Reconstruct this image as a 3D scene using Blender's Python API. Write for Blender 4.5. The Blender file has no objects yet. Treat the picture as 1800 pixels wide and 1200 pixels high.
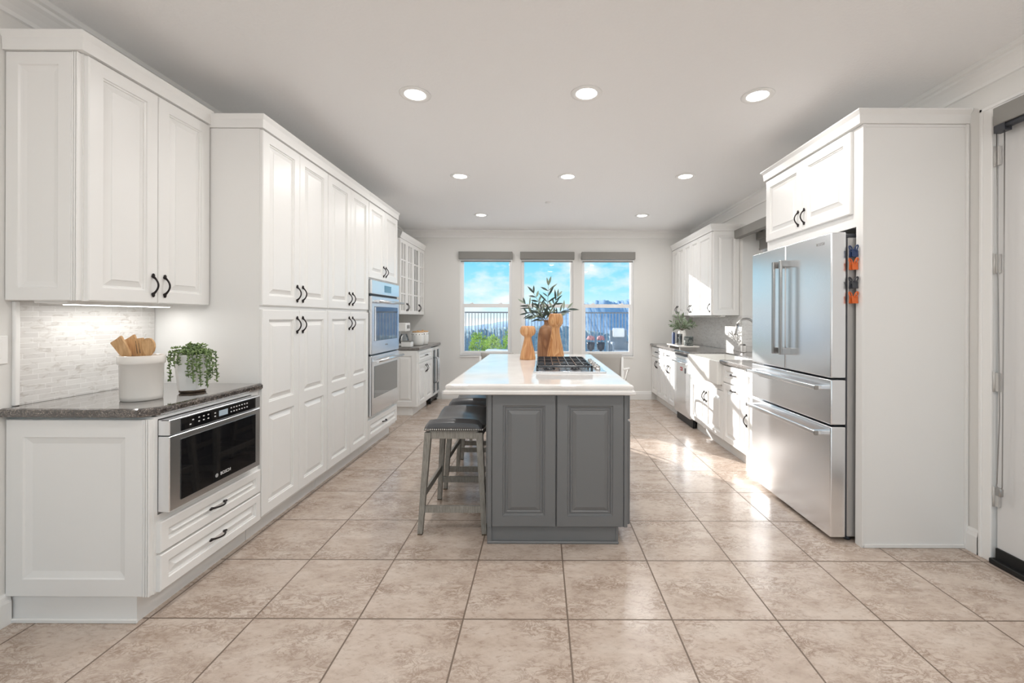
import bpy, bmesh, math, random
from mathutils import Vector, Matrix
random.seed(7)
PI = math.pi
S = bpy.context.scene
COL = S.collection

# ------------------------------------------------------------------ camera
cam_d = bpy.data.cameras.new('camera')
cam_d.sensor_width = 36.0
cam_d.lens = 36.0 * 755 / 1800
cam_d.shift_x = -51 / 1800
cam_d.shift_y = -42 / 1800
cam_d.clip_start = 0.05
cam_d.clip_end = 3000
cam = bpy.data.objects.new('camera', cam_d)
COL.objects.link(cam)
cam.location = (0, 0, 1.32)
cam.rotation_euler = (PI / 2, -0.0035, 0)
S.camera = cam

# ------------------------------------------------------------------ world sky with clouds
W = bpy.data.worlds.new('sky')
S.world = W
W.use_nodes = True
nt = W.node_tree
nt.nodes.clear()
def N(tree, kind, **kw):
    n = tree.nodes.new(kind)
    for k, v in kw.items():
        setattr(n, k, v)
    return n
def ramp(tree, stops, interp='LINEAR'):
    n = tree.nodes.new('ShaderNodeValToRGB')
    n.color_ramp.interpolation = interp
    el = n.color_ramp.elements
    while len(el) > 1:
        el.remove(el[-1])
    el[0].position = stops[0][0]; el[0].color = tuple(stops[0][1]) + (1,)
    for p, c in stops[1:]:
        e = el.new(p); e.color = tuple(c) + (1,)
    return n
L = nt.links.new
tc = N(nt, 'ShaderNodeTexCoord')
sep = N(nt, 'ShaderNodeSeparateXYZ')
L(tc.outputs['Generated'], sep.inputs[0])
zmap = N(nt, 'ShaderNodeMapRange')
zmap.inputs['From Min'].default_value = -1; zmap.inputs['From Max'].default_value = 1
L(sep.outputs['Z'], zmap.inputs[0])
grad = ramp(nt, [(0.0, (3.1, 3.0, 2.9)), (.47, (2.8, 2.75, 2.7)), (0.5, (.80, .95, 1.0)), (0.53, (.40, .84, 1.0)), (0.58, (.14, .66, 1.0)), (0.75, (.11, .5, 1.0)), (1.0, (.10, .36, .9))])  # stops below the horizon: bright glow added to lift the ceiling
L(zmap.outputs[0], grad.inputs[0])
mp = N(nt, 'ShaderNodeMapping')
mp.inputs['Scale'].default_value = (1.0, 1.0, 2.3)
mp.inputs['Location'].default_value = (0.35, 0.1, 0.42)
L(tc.outputs['Generated'], mp.inputs[0])
ns = N(nt, 'ShaderNodeTexNoise')
ns.inputs['Scale'].default_value = 5.5
ns.inputs['Detail'].default_value = 8
ns.inputs['Roughness'].default_value = .55
L(mp.outputs[0], ns.inputs['Vector'])
cl = ramp(nt, [(0.46, (0, 0, 0)), (0.60, (1, 1, 1))])
L(ns.outputs['Fac'], cl.inputs[0])
mx = N(nt, 'ShaderNodeMixRGB')
mx.inputs[2].default_value = (.93, .98, 1.0, 1)
L(cl.outputs[0], mx.inputs[0]); L(grad.outputs[0], mx.inputs[1])
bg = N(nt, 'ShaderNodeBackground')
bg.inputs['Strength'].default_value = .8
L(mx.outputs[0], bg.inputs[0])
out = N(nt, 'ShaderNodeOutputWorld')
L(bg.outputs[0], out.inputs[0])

# ------------------------------------------------------------------ sun
sun_d = bpy.data.lights.new('sun', 'SUN')
sun_d.energy = 8.0
sun_d.angle = math.radians(0.6)
sun_d.color = (1.0, .97, .93)
sun = bpy.data.objects.new('sun', sun_d)
COL.objects.link(sun)
SUN_DIR = Vector((.78, -1.0, -.335)).normalized()
sun.rotation_euler = SUN_DIR.to_track_quat('-Z', 'Y').to_euler()
sun.location = (-12, 20, 8)
LAMP_W = 5.6            # each recessed ceiling lamp

# ------------------------------------------------------------------ exposure
S.view_settings.view_transform = 'Standard'
S.view_settings.look = 'None'
S.view_settings.gamma = 1.0
S.view_settings.use_curve_mapping = False
S.view_settings.exposure = 0.44
S.cycles.use_denoising = True
S.cycles.max_bounces = 14
S.cycles.diffuse_bounces = 7
S.cycles.glossy_bounces = 6
S.cycles.transparent_max_bounces = 24
S.cycles.sample_clamp_indirect = 6.0

# ------------------------------------------------------------------ materials
MATS = {}
def srgb(r, g, b):
    f = lambda c: (c / 255 / 12.92) if c / 255 <= .04045 else ((c / 255 + .055) / 1.055) ** 2.4
    return (f(r), f(g), f(b))
def mat(name, color, rough=.5, metal=0.0, spec=.5, coat=0.0, **kw):
    m = bpy.data.materials.new(name)
    m.use_nodes = True
    p = m.node_tree.nodes['Principled BSDF']
    p.inputs['Base Color'].default_value = tuple(color) + (1,)
    p.inputs['Roughness'].default_value = rough
    p.inputs['Metallic'].default_value = metal
    p.inputs['Specular IOR Level'].default_value = spec
    p.inputs['Coat Weight'].default_value = coat
    for k, v in kw.items():
        p.inputs[k].default_value = v
    MATS[name] = m
    return m
def pb(m):
    return m.node_tree.nodes['Principled BSDF']
def obj_coord(m, scale=(1, 1, 1), loc=(0, 0, 0), rot=(0, 0, 0)):
    t = m.node_tree
    c = N(t, 'ShaderNodeTexCoord')
    mp = N(t, 'ShaderNodeMapping')
    mp.inputs['Scale'].default_value = scale
    mp.inputs['Location'].default_value = loc
    mp.inputs['Rotation'].default_value = rot
    t.links.new(c.outputs['Object'], mp.inputs[0])
    return mp.outputs[0]
def noise(m, vec, scale, detail=4, rough=.5, dist=0):
    n = N(m.node_tree, 'ShaderNodeTexNoise')
    n.inputs['Scale'].default_value = scale
    n.inputs['Detail'].default_value = detail
    n.inputs['Roughness'].default_value = rough
    n.inputs['Distortion'].default_value = dist
    m.node_tree.links.new(vec, n.inputs['Vector'])
    return n.outputs['Fac']
def bump(m, h, strength, dist=.002):
    b = N(m.node_tree, 'ShaderNodeBump')
    b.inputs['Strength'].default_value = strength
    b.inputs['Distance'].default_value = dist
    m.node_tree.links.new(h, b.inputs['Height'])
    m.node_tree.links.new(b.outputs[0], pb(m).inputs['Normal'])
def colramp(m, fac, stops, to='Base Color'):
    r = ramp(m.node_tree, stops)
    m.node_tree.links.new(fac, r.inputs[0])
    if to:
        m.node_tree.links.new(r.outputs[0], pb(m).inputs[to])
    return r.outputs[0]
def mixc(m, fac, a, b, mode='MIX'):
    n = N(m.node_tree, 'ShaderNodeMixRGB', blend_type=mode)
    for i, v in ((0, fac), (1, a), (2, b)):
        if hasattr(v, 'node'):
            m.node_tree.links.new(v, n.inputs[i])
        elif i == 0:
            n.inputs[0].default_value = v
        else:
            n.inputs[i].default_value = tuple(v) + (1,)
    return n.outputs[0]
def mth(m, op, a, b=None, c=None):
    n = N(m.node_tree, 'ShaderNodeMath', operation=op)
    for i, v in enumerate((a, b, c)):
        if v is None:
            continue
        if hasattr(v, 'node'):
            m.node_tree.links.new(v, n.inputs[i])
        else:
            n.inputs[i].default_value = v
    return n.outputs[0]

white = mat('white_cabinet_paint', (.83, .825, .81), .32)
bump(white, noise(white, obj_coord(white, (60, 60, 6)), 3, 3), .03, .001)
wall_m = mat('wall_paint', (.77, .762, .74), .7)
bump(wall_m, noise(wall_m, obj_coord(wall_m), 90, 3), .08, .002)
ceil_m = mat('ceiling_texture', (.89, .89, .89), .8)
bump(ceil_m, noise(ceil_m, obj_coord(ceil_m), 60, 4, .6), .45, .005)
trim_m = mat('trim_paint', (.84, .835, .82), .35)
vinyl = mat('window_vinyl', (.86, .86, .86), .35)
gray = mat('island_gray_paint', srgb(116, 117, 118), .33)
bronze = mat('dark_bronze', (.035, .03, .03), .35, .85)
steel = mat('stainless_steel', (.87, .89, .915), .24, 1.0)
sv = obj_coord(steel, (3, 3, 900))
bump(steel, noise(steel, sv, 2, 2), .02, .0006)
steel_dark = mat('brushed_steel_dark', (.42, .41, .40), .3, 1.0)
steel_side = mat('fridge_side_gray', (.45, .44, .43), .4, .6)
black_glass = mat('black_glass', (.006, .006, .007), .03, 0, .6)
oven_glass = mat('oven_glass', (.10, .11, .115), .03, 0, .9, coat=1.0)
black = mat('black_plastic', (.012, .012, .013), .45)
iron = mat('cast_iron', (.02, .02, .024), .2, 0, .8)
iron_edge = mat('enamel_black', (.03, .03, .035), .2)
quartz = mat('white_quartz', (.80, .775, .75), .07, 0, .5)
vq = obj_coord(quartz)
colramp(quartz, noise(quartz, vq, 6, 5), [(.35, (.76, .735, .71)), (.65, (.82, .80, .78))])
ceramic = mat('white_glazed_ceramic', (.80, .79, .76), .14)
cream = mat('cream_ceramic', (.76, .73, .69), .2)
valance_m = mat('gray_blind_fabric', srgb(140, 138, 134), .8)
leather = mat('gray_leather', srgb(92, 92, 94), .3)
nail_m = mat('nail_head', (.85, .83, .79), .35, .9)
linen = mat('beige_upholstery', (.42, .40, .375), .9)
leaf_dark = mat('olive_leaf', (.035, .06, .048), .5)
leaf_pale = mat('olive_leaf_pale', (.22, .27, .2), .55)
succ_m = mat('succulent_green', (.10, .2, .045), .45)
vs = obj_coord(succ_m)
colramp(succ_m, noise(succ_m, vs, 60, 2), [(.35, (.06, .105, .04)), (.6, (.2, .29, .10))])
bush_m = mat('bush_leaf', (.30, .48, .07), .6)
colramp(bush_m, noise(bush_m, obj_coord(bush_m), 9, 3), [(.35, (.16, .27, .06)), (.6, (.55, .72, .16))])
pb(bush_m).inputs['Transmission Weight'].default_value = 0
stem_m = mat('brown_stem', (.10, .07, .045), .7)
green_stem = mat('green_stem', (.16, .22, .08), .6)
soil = mat('dark_soil', (.03, .022, .016), .9)
utensil = mat('bamboo_wood', (.62, .37, .17), .5)
uv = obj_coord(utensil, (40, 40, 5))
colramp(utensil, noise(utensil, uv, 3, 4), [(.3, (.52, .29, .12)), (.7, (.70, .45, .23))])
orange = mat('orange_plastic', srgb(214, 104, 48), .4)
navy = mat('navy_plastic', srgb(44, 62, 100), .4)
darkgray = mat('dark_gray_plastic', srgb(62, 64, 70), .4)
chrome = mat('chrome', (.8, .8, .82), .12, 1.0)
screen_m = mat('display_screen', (.10, .22, .33), .1, 0, .6)
lcd = mat('lcd_panel', (.42, .52, .60), .2)
print_w = mat('white_print', (.75, .75, .75), .5)
red_m = mat('red_magnet', srgb(190, 70, 70), .5)
flower_m = mat('muted_red_flower', (.5, .22, .22), .7)
wicker = mat('blue_gray_wicker', (.2, .25, .3), .7)
candle_m = mat('slate_candle_jar', srgb(78, 84, 84), .5)
colramp(candle_m, noise(candle_m, obj_coord(candle_m), 30, 3, .6, 1.5), [(.45, srgb(58, 66, 66)), (.55, srgb(130, 134, 130))])
patio_m = mat('patio_concrete', (.78, .77, .75), .8)
fence_m = mat('fence_metal', (.22, .22, .23), .5, .2)
hinge_m = mat('painted_hinge', (.6, .59, .57), .4, .2)
thresh = mat('black_rubber', (.008, .008, .008), .6)
chain_m = mat('bead_chain', (.35, .34, .33), .35, .7)
door_m = mat('door_paint', (.70, .695, .69), .4)
frame_wood = mat('weathered_gray_wood', (.3, .28, .25), .55)
fv = obj_coord(frame_wood, (30, 30, 4))
colramp(frame_wood, noise(frame_wood, fv, 5, 5, .6), [(.3, (.20, .185, .165)), (.7, (.36, .34, .30))])

def wood(name, a, b, c, sc=1.0, loc=(0, 0, 0)):
    m = mat(name, b, .42)
    v = obj_coord(m, (5 * sc, 5 * sc, 1.1 * sc), loc)
    n = noise(m, v, 2.0, 2, .45, 1.2)
    w = mth(m, 'FRACT', mth(m, 'MULTIPLY', n, 6.0))
    colramp(m, w, [(0, a), (.45, b), (.8, c), (1, a)])
    return m
wood_a = wood('acacia_wood', (.40, .17, .06), (.56, .29, .12), (.62, .36, .17))
wood_b = wood('acacia_wood_brown', (.22, .10, .045), (.32, .16, .075), (.37, .19, .09), .8, (.3, .1, .2))
wood_c = wood('acacia_wood_light', (.46, .2, .075), (.62, .32, .14), (.68, .40, .2), .9, (.7, .4, .1))

granite = mat('dark_granite', (.07, .06, .055), .08, 0, .8, coat=1.0)
gv = obj_coord(granite)
g1 = noise(granite, gv, 160, 4, .7)
g2 = noise(granite, gv, 34, 5, .65, .6)
gc = colramp(granite, g1, [(.40, (.035, .03, .028)), (.56, (.10, .088, .08)), (.68, (.34, .31, .28))], None)
gc2 = colramp(granite, g2, [(.4, (.55, .5, .47)), (.62, (1.5, 1.45, 1.4))], None)
granite.node_tree.links.new(mixc(granite, 1.0, gc, gc2, 'MULTIPLY'), pb(granite).inputs['Base Color'])
granite_l = mat('gray_granite', (.2, .19, .185), .1, 0, .5)
h1 = noise(granite_l, obj_coord(granite_l), 120, 4, .7)
colramp(granite_l, h1, [(.38, (.09, .082, .078)), (.55, (.24, .225, .215)), (.7, (.42, .40, .38))])

# floor tile: square grid, per-tile shifted mottling
T = 0.4577
tile = mat('beige_floor_tile', (.55, .47, .40), .22)
t = tile.node_tree
tcn = N(t, 'ShaderNodeTexCoord')
sx = N(t, 'ShaderNodeSeparateXYZ')
t.links.new(tcn.outputs['Object'], sx.inputs[0])
ux = mth(tile, 'DIVIDE', mth(tile, 'ADD', sx.outputs[0], 1.2515), T)
uy = mth(tile, 'DIVIDE', mth(tile, 'ADD', sx.outputs[1], -2.337), T)
fx = mth(tile, 'PINGPONG', ux, .5); fy = mth(tile, 'PINGPONG', uy, .5)
edge = mth(tile, 'MINIMUM', fx, fy)
grout = mth(tile, 'LESS_THAN', edge, .0078)
ix = mth(tile, 'FLOOR', ux); iy = mth(tile, 'FLOOR', uy)
cmb = N(t, 'ShaderNodeCombineXYZ')
t.links.new(mth(tile, 'ADD', sx.outputs[0], mth(tile, 'MULTIPLY', iy, 3.17)), cmb.inputs[0])
t.links.new(mth(tile, 'ADD', sx.outputs[1], mth(tile, 'MULTIPLY', ix, 5.31)), cmb.inputs[1])
t.links.new(mth(tile, 'ADD', ix, mth(tile, 'MULTIPLY', iy, 1.7)), cmb.inputs[2])
mpt = N(t, 'ShaderNodeMapping')
mpt.inputs['Rotation'].default_value = (0, 0, .7)
mpt.inputs['Scale'].default_value = (1.0, 1.9, 1)
t.links.new(cmb.outputs[0], mpt.inputs[0])
na = noise(tile, mpt.outputs[0], 5.0, 6, .62, .4)
nb = noise(tile, mpt.outputs[0], 28, 6, .72, .3)
ca = colramp(tile, na, [(.30, (.475, .385, .32)), (.5, (.56, .468, .40)), (.72, (.63, .55, .485))], None)
cb = colramp(tile, nb, [(.36, (.80, .76, .73)), (.45, (.96, .955, .95)), (.7, (1.05, 1.05, 1.05))], None)
nv = noise(tile, mpt.outputs[0], 13, 10, .76, .8)
rid = mth(tile, 'ABSOLUTE', mth(tile, 'SUBTRACT', nv, .5))
cv = colramp(tile, rid, [(0, (.56, .50, .46)), (.02, (.78, .74, .71)), (.055, (1, 1, 1))], None)
msk = colramp(tile, noise(tile, mpt.outputs[0], 3.2, 3), [(.40, (0, 0, 0)), (.60, (1, 1, 1))], None)
body = mixc(tile, msk, mixc(tile, 1.0, ca, cb, 'MULTIPLY'), mixc(tile, 1.0, mixc(tile, 1.0, ca, cb, 'MULTIPLY'), cv, 'MULTIPLY'))
t.links.new(mixc(tile, grout, body, (.17, .125, .095)), pb(tile).inputs['Base Color'])
t.links.new(mth(tile, 'ADD', mth(tile, 'MULTIPLY', nb, .22), mth(tile, 'MULTIPLY_ADD', grout, .4, .10)), pb(tile).inputs['Roughness'])
hgt = mth(tile, 'SUBTRACT', mth(tile, 'MULTIPLY', nb, .35), mth(tile, 'MULTIPLY', grout, 1.0))
bump(tile, hgt, .3, .0022)

# marble mosaic backsplash (brick in the Y/Z plane of the wall)
def mosaic(name, swap):
    m = mat(name, (.7, .69, .67), .25)
    t = m.node_tree
    c = N(t, 'ShaderNodeTexCoord'); s = N(t, 'ShaderNodeSeparateXYZ'); k = N(t, 'ShaderNodeCombineXYZ')
    t.links.new(c.outputs['Object'], s.inputs[0])
    t.links.new(s.outputs[0 if swap else 1], k.inputs[0]); t.links.new(s.outputs[2], k.inputs[1])
    b = N(t, 'ShaderNodeTexBrick')
    b.offset = .43; b.squash = .7; b.squash_frequency = 3
    b.inputs['Scale'].default_value = 1
    b.inputs['Brick Width'].default_value = .125
    b.inputs['Row Height'].default_value = .0235
    b.inputs['Mortar Size'].default_value = .0011
    b.inputs['Color1'].default_value = (.74, .73, .71, 1)
    b.inputs['Color2'].default_value = (.66, .645, .63, 1)
    b.inputs['Mortar'].default_value = (.84, .83, .82, 1)
    t.links.new(k.outputs[0], b.inputs['Vector'])
    mp2 = N(t, 'ShaderNodeMapping'); mp2.inputs['Scale'].default_value = (1, 1, 2.6)
    t.links.new(c.outputs['Object'], mp2.inputs[0])
    v = noise(m, mp2.outputs[0], 14, 6, .6, 1.2)
    vein = colramp(m, v, [(.36, (.82, .80, .78)), (.46, (1, 1, 1)), (1, (1.04, 1.04, 1.04))], None)
    t.links.new(mixc(m, 1.0, b.outputs['Color'], vein, 'MULTIPLY'), pb(m).inputs['Base Color'])
    bump(m, b.outputs['Fac'], -.25, .001)
    return m
mosaic_y = mosaic('marble_mosaic', False)
mosaic_x = mosaic('marble_mosaic_return', True)

def glass_mat(name, tint=(1, 1, 1), refl=.06):
    m = bpy.data.materials.new(name); m.use_nodes = True
    t = m.node_tree; t.nodes.clear()
    tr = N(t, 'ShaderNodeBsdfTransparent'); tr.inputs[0].default_value = tuple(tint) + (1,)
    gl = N(t, 'ShaderNodeBsdfGlossy'); gl.inputs['Roughness'].default_value = .02
    fr = N(t, 'ShaderNodeFresnel'); fr.inputs[0].default_value = 1.45
    ms = N(t, 'ShaderNodeMixShader'); o = N(t, 'ShaderNodeOutputMaterial')
    mu = N(t, 'ShaderNodeMath', operation='MULTIPLY'); mu.inputs[1].default_value = refl / .04
    t.links.new(fr.outputs[0], mu.inputs[0]); t.links.new(mu.outputs[0], ms.inputs[0])
    t.links.new(tr.outputs[0], ms.inputs[1]); t.links.new(gl.outputs[0], ms.inputs[2]); t.links.new(ms.outputs[0], o.inputs[0])
    return m
pane_m = glass_mat('window_glass', (1, 1, 1), .04)
cab_glass = glass_mat('cabinet_glass', (.74, .76, .76), .08)
clear_glass = glass_mat('drinking_glass', (.86, .9, .94), .1)
def emit(name, col, s):
    m = bpy.data.materials.new(name); m.use_nodes = True
    t = m.node_tree; t.nodes.clear()
    e = N(t, 'ShaderNodeEmission'); e.inputs[0].default_value = tuple(col) + (1,); e.inputs[1].default_value = s
    o = N(t, 'ShaderNodeOutputMaterial'); t.links.new(e.outputs[0], o.inputs[0])
    return m
lamp_m = emit('lamp_lens', (1, .98, .94), 6.0)
strip_m = emit('strip_lens', (1, .98, .95), 4.0)

# ------------------------------------------------------------------ mesh builder
class MB:
    def __init__(s):
        s.bm = bmesh.new()
    def face(s, pts, smooth=False):
        vs = [s.bm.verts.new(p) for p in pts]
        f = s.bm.faces.new(vs); f.smooth = smooth
        return f
    def box(s, x0, x1, y0, y1, z0, z1, bev=0.0, seg=1):
        v = [s.bm.verts.new((x, y, z)) for x in (x0, x1) for y in (y0, y1) for z in (z0, z1)]
        fs = [s.bm.faces.new([v[i] for i in q]) for q in ((0, 1, 3, 2), (4, 6, 7, 5), (0, 4, 5, 1), (2, 3, 7, 6), (0, 2, 6, 4), (1, 5, 7, 3))]
        if bev:
            ed = list({e for f in fs for e in f.edges})
            r = bmesh.ops.bevel(s.bm, geom=ed, offset=bev, segments=seg, affect='EDGES', profile=.5)
            if seg > 1:
                for f in r['faces']:
                    f.smooth = True
        return s
    def grid(s, rows, closed=False, smooth=True, capa=False, capb=False):
        R = [[s.bm.verts.new(p) for p in r] for r in rows]
        n = len(R[0])
        for a, b in zip(R, R[1:]):
            for i in range(n if closed else n - 1):
                j = (i + 1) % n
                try:
                    f = s.bm.faces.new((a[i], a[j], b[j], b[i])); f.smooth = smooth
                except ValueError:
                    pass
        if capa: s.bm.faces.new(R[0])
        if capb: s.bm.faces.new(list(reversed(R[-1])))
        return s
    def tube(s, pts, r, n=8, smooth=True, caps=True, flat=1.0):
        pts = [Vector(p) for p in pts]
        if not hasattr(r, '__len__'): r = [r] * len(pts)
        rows = []
        up = None
        for i, p in enumerate(pts):
            d = (pts[min(i + 1, len(pts) - 1)] - pts[max(i - 1, 0)])
            d = d.normalized() if d.length > 1e-9 else Vector((0, 0, 1))
            if up is None:
                up = Vector((0, 0, 1)) if abs(d.z) < .9 else Vector((1, 0, 0))
            a = d.cross(up).normalized(); b = d.cross(a).normalized(); up = -b if (-b).dot(up) > 0 else b
            rows.append([p + (a * math.cos(2 * PI * k / n) + b * math.sin(2 * PI * k / n) * flat) * r[i] for k in range(n)])
        return s.grid(rows, True, smooth, caps, caps)
    def lathe(s, prof, c=(0, 0, 0), n=32, sx=1, sy=1, smooth=True):
        rows = []
        for r, z in prof:
            rows.append([(c[0] + sx * r * math.cos(2 * PI * k / n), c[1] + sy * r * math.sin(2 * PI * k / n), c[2] + z) for k in range(n)])
        s.grid(rows, True, smooth, prof[0][0] > 1e-6, prof[-1][0] > 1e-6)
        return s
    def ell(s, c, rx, ry, rz, n=10, m=6, rot=None):
        rows = []
        for j in range(m + 1):
            th = PI * j / m
            row = []
            for k in range(n):
                v = Vector((rx * math.sin(th) * math.cos(2 * PI * k / n), ry * math.sin(th) * math.sin(2 * PI * k / n), rz * math.cos(th)))
                if rot: v = rot @ v
                row.append(Vector(c) + v)
            rows.append(row)
        return s.grid(rows, True, True)
    def sweep(s, path, prof, closed=False, side=1, smooth=False):
        # path of (x, y); prof of (outward offset, z)
        P = [Vector((p[0], p[1])) for p in path]; n = len(P)
        M = []
        for i in range(n):
            def nrm(a, b):
                d = (b - a).normalized(); return Vector((d.y, -d.x)) * side
            ns_ = []
            if closed or i > 0: ns_.append(nrm(P[i - 1], P[i]))
            if closed or i < n - 1: ns_.append(nrm(P[i], P[(i + 1) % n]))
            if len(ns_) == 1: M.append(ns_[0])
            else: M.append((ns_[0] + ns_[1]) / (1 + ns_[0].dot(ns_[1])))
        rows = []
        for i in range(n):
            rows.append([(P[i].x + M[i].x * o, P[i].y + M[i].y * o, z) for o, z in prof])
        if closed: rows.append(rows[0])
        return s.grid(rows, False, smooth)
    def slab(s, poly, prof, side=1):
        # polygon with an edge profile, capped top and bottom
        s.sweep(poly, prof, True, side)
        P = [Vector((p[0], p[1])) for p in poly]; n = len(P)
        for k in (0, -1):
            o, z = prof[k]; pts = []
            for i in range(n):
                a, b, c = P[i - 1], P[i], P[(i + 1) % n]
                d1 = (b - a).normalized(); d2 = (c - b).normalized()
                n1 = Vector((d1.y, -d1.x)) * side; n2 = Vector((d2.y, -d2.x)) * side
                m = (n1 + n2) / (1 + n1.dot(n2)); pts.append((b.x + m.x * o, b.y + m.y * o, z))
            s.face(pts)
        return s
    def prism(s, pts, a0, a1, axis='y'):
        def P(p, a):
            return {'x': (a, p[0], p[1]), 'y': (p[0], a, p[1]), 'z': (p[0], p[1], a)}[axis]
        A = [s.bm.verts.new(P(p, a0)) for p in pts]; B = [s.bm.verts.new(P(p, a1)) for p in pts]
        n = len(pts)
        for i in range(n):
            s.bm.faces.new((A[i], A[(i + 1) % n], B[(i + 1) % n], B[i]))
        s.bm.faces.new(A); s.bm.faces.new(list(reversed(B)))
        return s
    RAISED = [(0, 0), (.002, -.007), (.008, -.008), (.010, -.014), (.015, -.014), (.040, -.004), (.042, -.001)]
    def panel(s, m, u0, u1, v0, v1, t=.02, stile=.06, rails=None, prof=None, rail=None):
        """A framed raised-panel board; m maps (u, v, n) to a point; rails = v centres of cross rails."""
        prof = prof or s.RAISED; c = .004; rail = rail or stile
        Q = lambda *p: s.face([m(*q) for q in p])
        r0 = [(u0, v0), (u1, v0), (u1, v1), (u0, v1)]
        r1 = [(u0 + c, v0 + c), (u1 - c, v0 + c), (u1 - c, v1 - c), (u0 + c, v1 - c)]
        s.face([m(a, b, 0) for a, b in r0])
        for i in range(4):
            j = (i + 1) % 4
            Q((*r0[i], 0), (*r0[j], 0), (*r0[j], t - c), (*r0[i], t - c))
            Q((*r0[i], t - c), (*r0[j], t - c), (*r1[j], t), (*r1[i], t))
        a, b = u0 + stile, u1 - stile
        cuts = [v0 + rail]
        for r in rails or []:
            cuts += [r - rail * .62, r + rail * .62]
        cuts.append(v1 - rail)
        U0, U1, V0, V1 = u0 + c, u1 - c, v0 + c, v1 - c
        Q((U0, V0, t), (a, V0, t), (a, V1, t), (U0, V1, t))
        Q((b, V0, t), (U1, V0, t), (U1, V1, t), (b, V1, t))
        ys = [V0] + cuts + [V1]
        for k in range(0, len(ys), 2):
            Q((a, ys[k], t), (b, ys[k], t), (b, ys[k + 1], t), (a, ys[k + 1], t))
        for k in range(0, len(cuts), 2):
            w0, w1 = cuts[k], cuts[k + 1]
            lim = min((b - a), (w1 - w0)) / 2 - .002
            rings = []
            for i_, d in prof:
                i2 = min(i_, lim)
                rings.append([(a + i2, w0 + i2, t + d), (b - i2, w0 + i2, t + d), (b - i2, w1 - i2, t + d), (a + i2, w1 - i2, t + d)])
            for p, q in zip(rings, rings[1:]):
                for i in range(4):
                    j = (i + 1) % 4
                    Q(p[i], p[j], q[j], q[i])
            s.face([m(*q) for q in rings[-1]])
        return s
    def leaf(s, base, d, up, L, w, bend=.15):
        d = d.normalized(); side = d.cross(up)
        side = side.normalized() if side.length > 1e-4 else Vector((1, 0, 0))
        nn = side.cross(d).normalized()
        sp = []
        for k, f in ((0, .05), (.25, .75), (.5, 1), (.75, .7), (1, .04)):
            c = base + d * L * k - nn * bend * L * k * k
            sp.append([c - side * w * f * .5 + nn * w * .12 * f, c, c + side * w * f * .5 + nn * w * .12 * f])
        return s.grid(sp, False, True)

def wloc(o):
    v = Vector((0, 0, 0))
    while o is not None:
        v += o.location; o = o.parent
    return v
def tag(o, label=None, cat=None, group=None, kind=None):
    for k, v in (('label', label), ('category', cat), ('group', group), ('kind', kind)):
        if v: o[k] = v
    return o
def thing(name, label, cat, loc=(0, 0, 0), group=None, rotz=0):
    o = bpy.data.objects.new(name, None); COL.objects.link(o)
    o.location = loc; o.rotation_euler = (0, 0, rotz); o.empty_display_size = .05
    return tag(o, label, cat, group)
def obj(name, mb, m, parent=None, local=False, label=None, at=None):
    """One mesh object. World-coordinate geometry is moved relative to the parent (or to AT for a top-level one)."""
    me = bpy.data.meshes.new(name)
    bmesh.ops.recalc_face_normals(mb.bm, faces=mb.bm.faces[:])
    off = wloc(parent) if parent is not None else Vector(at or (0, 0, 0))
    if not local:
        bmesh.ops.translate(mb.bm, verts=mb.bm.verts[:], vec=-off)
    mb.bm.to_mesh(me); mb.bm.free()
    me.materials.append(m)
    o = bpy.data.objects.new(name, me); COL.objects.link(o)
    o.parent = parent
    if parent is None and at: o.location = at
    if label: o['label'] = label
    return o
def inst(name, me, pos, parent, rot=(0, 0, 0), label=None):
    """A part sharing a mesh, placed at a world position under an unrotated parent."""
    o = bpy.data.objects.new(name, me); COL.objects.link(o)
    o.parent = parent; o.location = Vector(pos) - wloc(parent); o.rotation_euler = rot
    if label: o['label'] = label
    return o
def copy_tree(o, parent=None):
    c = o.copy(); COL.objects.link(c); c.parent = parent
    for ch in list(o.children):
        copy_tree(ch, c)
    return c
def struct(name, mb, m, parent=None):
    o = obj(name, mb, m, parent)
    if parent is None: o['kind'] = 'structure'
    return o
def text_part(name, body, size, m, parent, matrix, depth=.0006):
    cu = bpy.data.curves.new(name, 'FONT')
    cu.body = body; cu.size = size; cu.extrude = depth; cu.align_x = 'CENTER'; cu.align_y = 'CENTER'
    tmp = bpy.data.objects.new(name, cu); COL.objects.link(tmp)
    dg = bpy.context.evaluated_depsgraph_get(); dg.update()
    me = bpy.data.meshes.new_from_object(tmp.evaluated_get(dg))
    bpy.data.objects.remove(tmp)
    me.transform(matrix); me.transform(Matrix.Translation(-wloc(parent)))
    me.materials.clear(); me.materials.append(m)
    o = bpy.data.objects.new(name, me); COL.objects.link(o); o.parent = parent
    return o

# ------------------------------------------------------------------ room shell
XL, XR, YB, YF, ZC = -2.285, 2.46, 6.95, -3.2, 2.72
mb = MB(); mb.box(XL - .3, XR + .4, YF - .2, YB + .2, -.12, 0); struct('floor', mb, tile)
mb = MB(); mb.box(XL - .3, XR + .4, YF - .2, YB + .2, ZC, ZC + .12); struct('ceiling', mb, ceil_m)
mb = MB(); mb.box(XL - .15, XL, YF, YB + .15, 0, ZC); struct('wall_left', mb, wall_m)
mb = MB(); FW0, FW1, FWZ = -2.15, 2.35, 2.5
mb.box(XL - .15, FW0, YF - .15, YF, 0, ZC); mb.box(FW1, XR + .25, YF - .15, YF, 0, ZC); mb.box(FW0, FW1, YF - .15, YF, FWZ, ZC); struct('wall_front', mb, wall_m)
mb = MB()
for x0, x1 in ((FW0, FW0 + .05), (-.62, -.54), (.74, .82), (FW1 - .05, FW1)): mb.box(x0, x1, YF - .1, YF - .03, .05, FWZ - .05)
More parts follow.
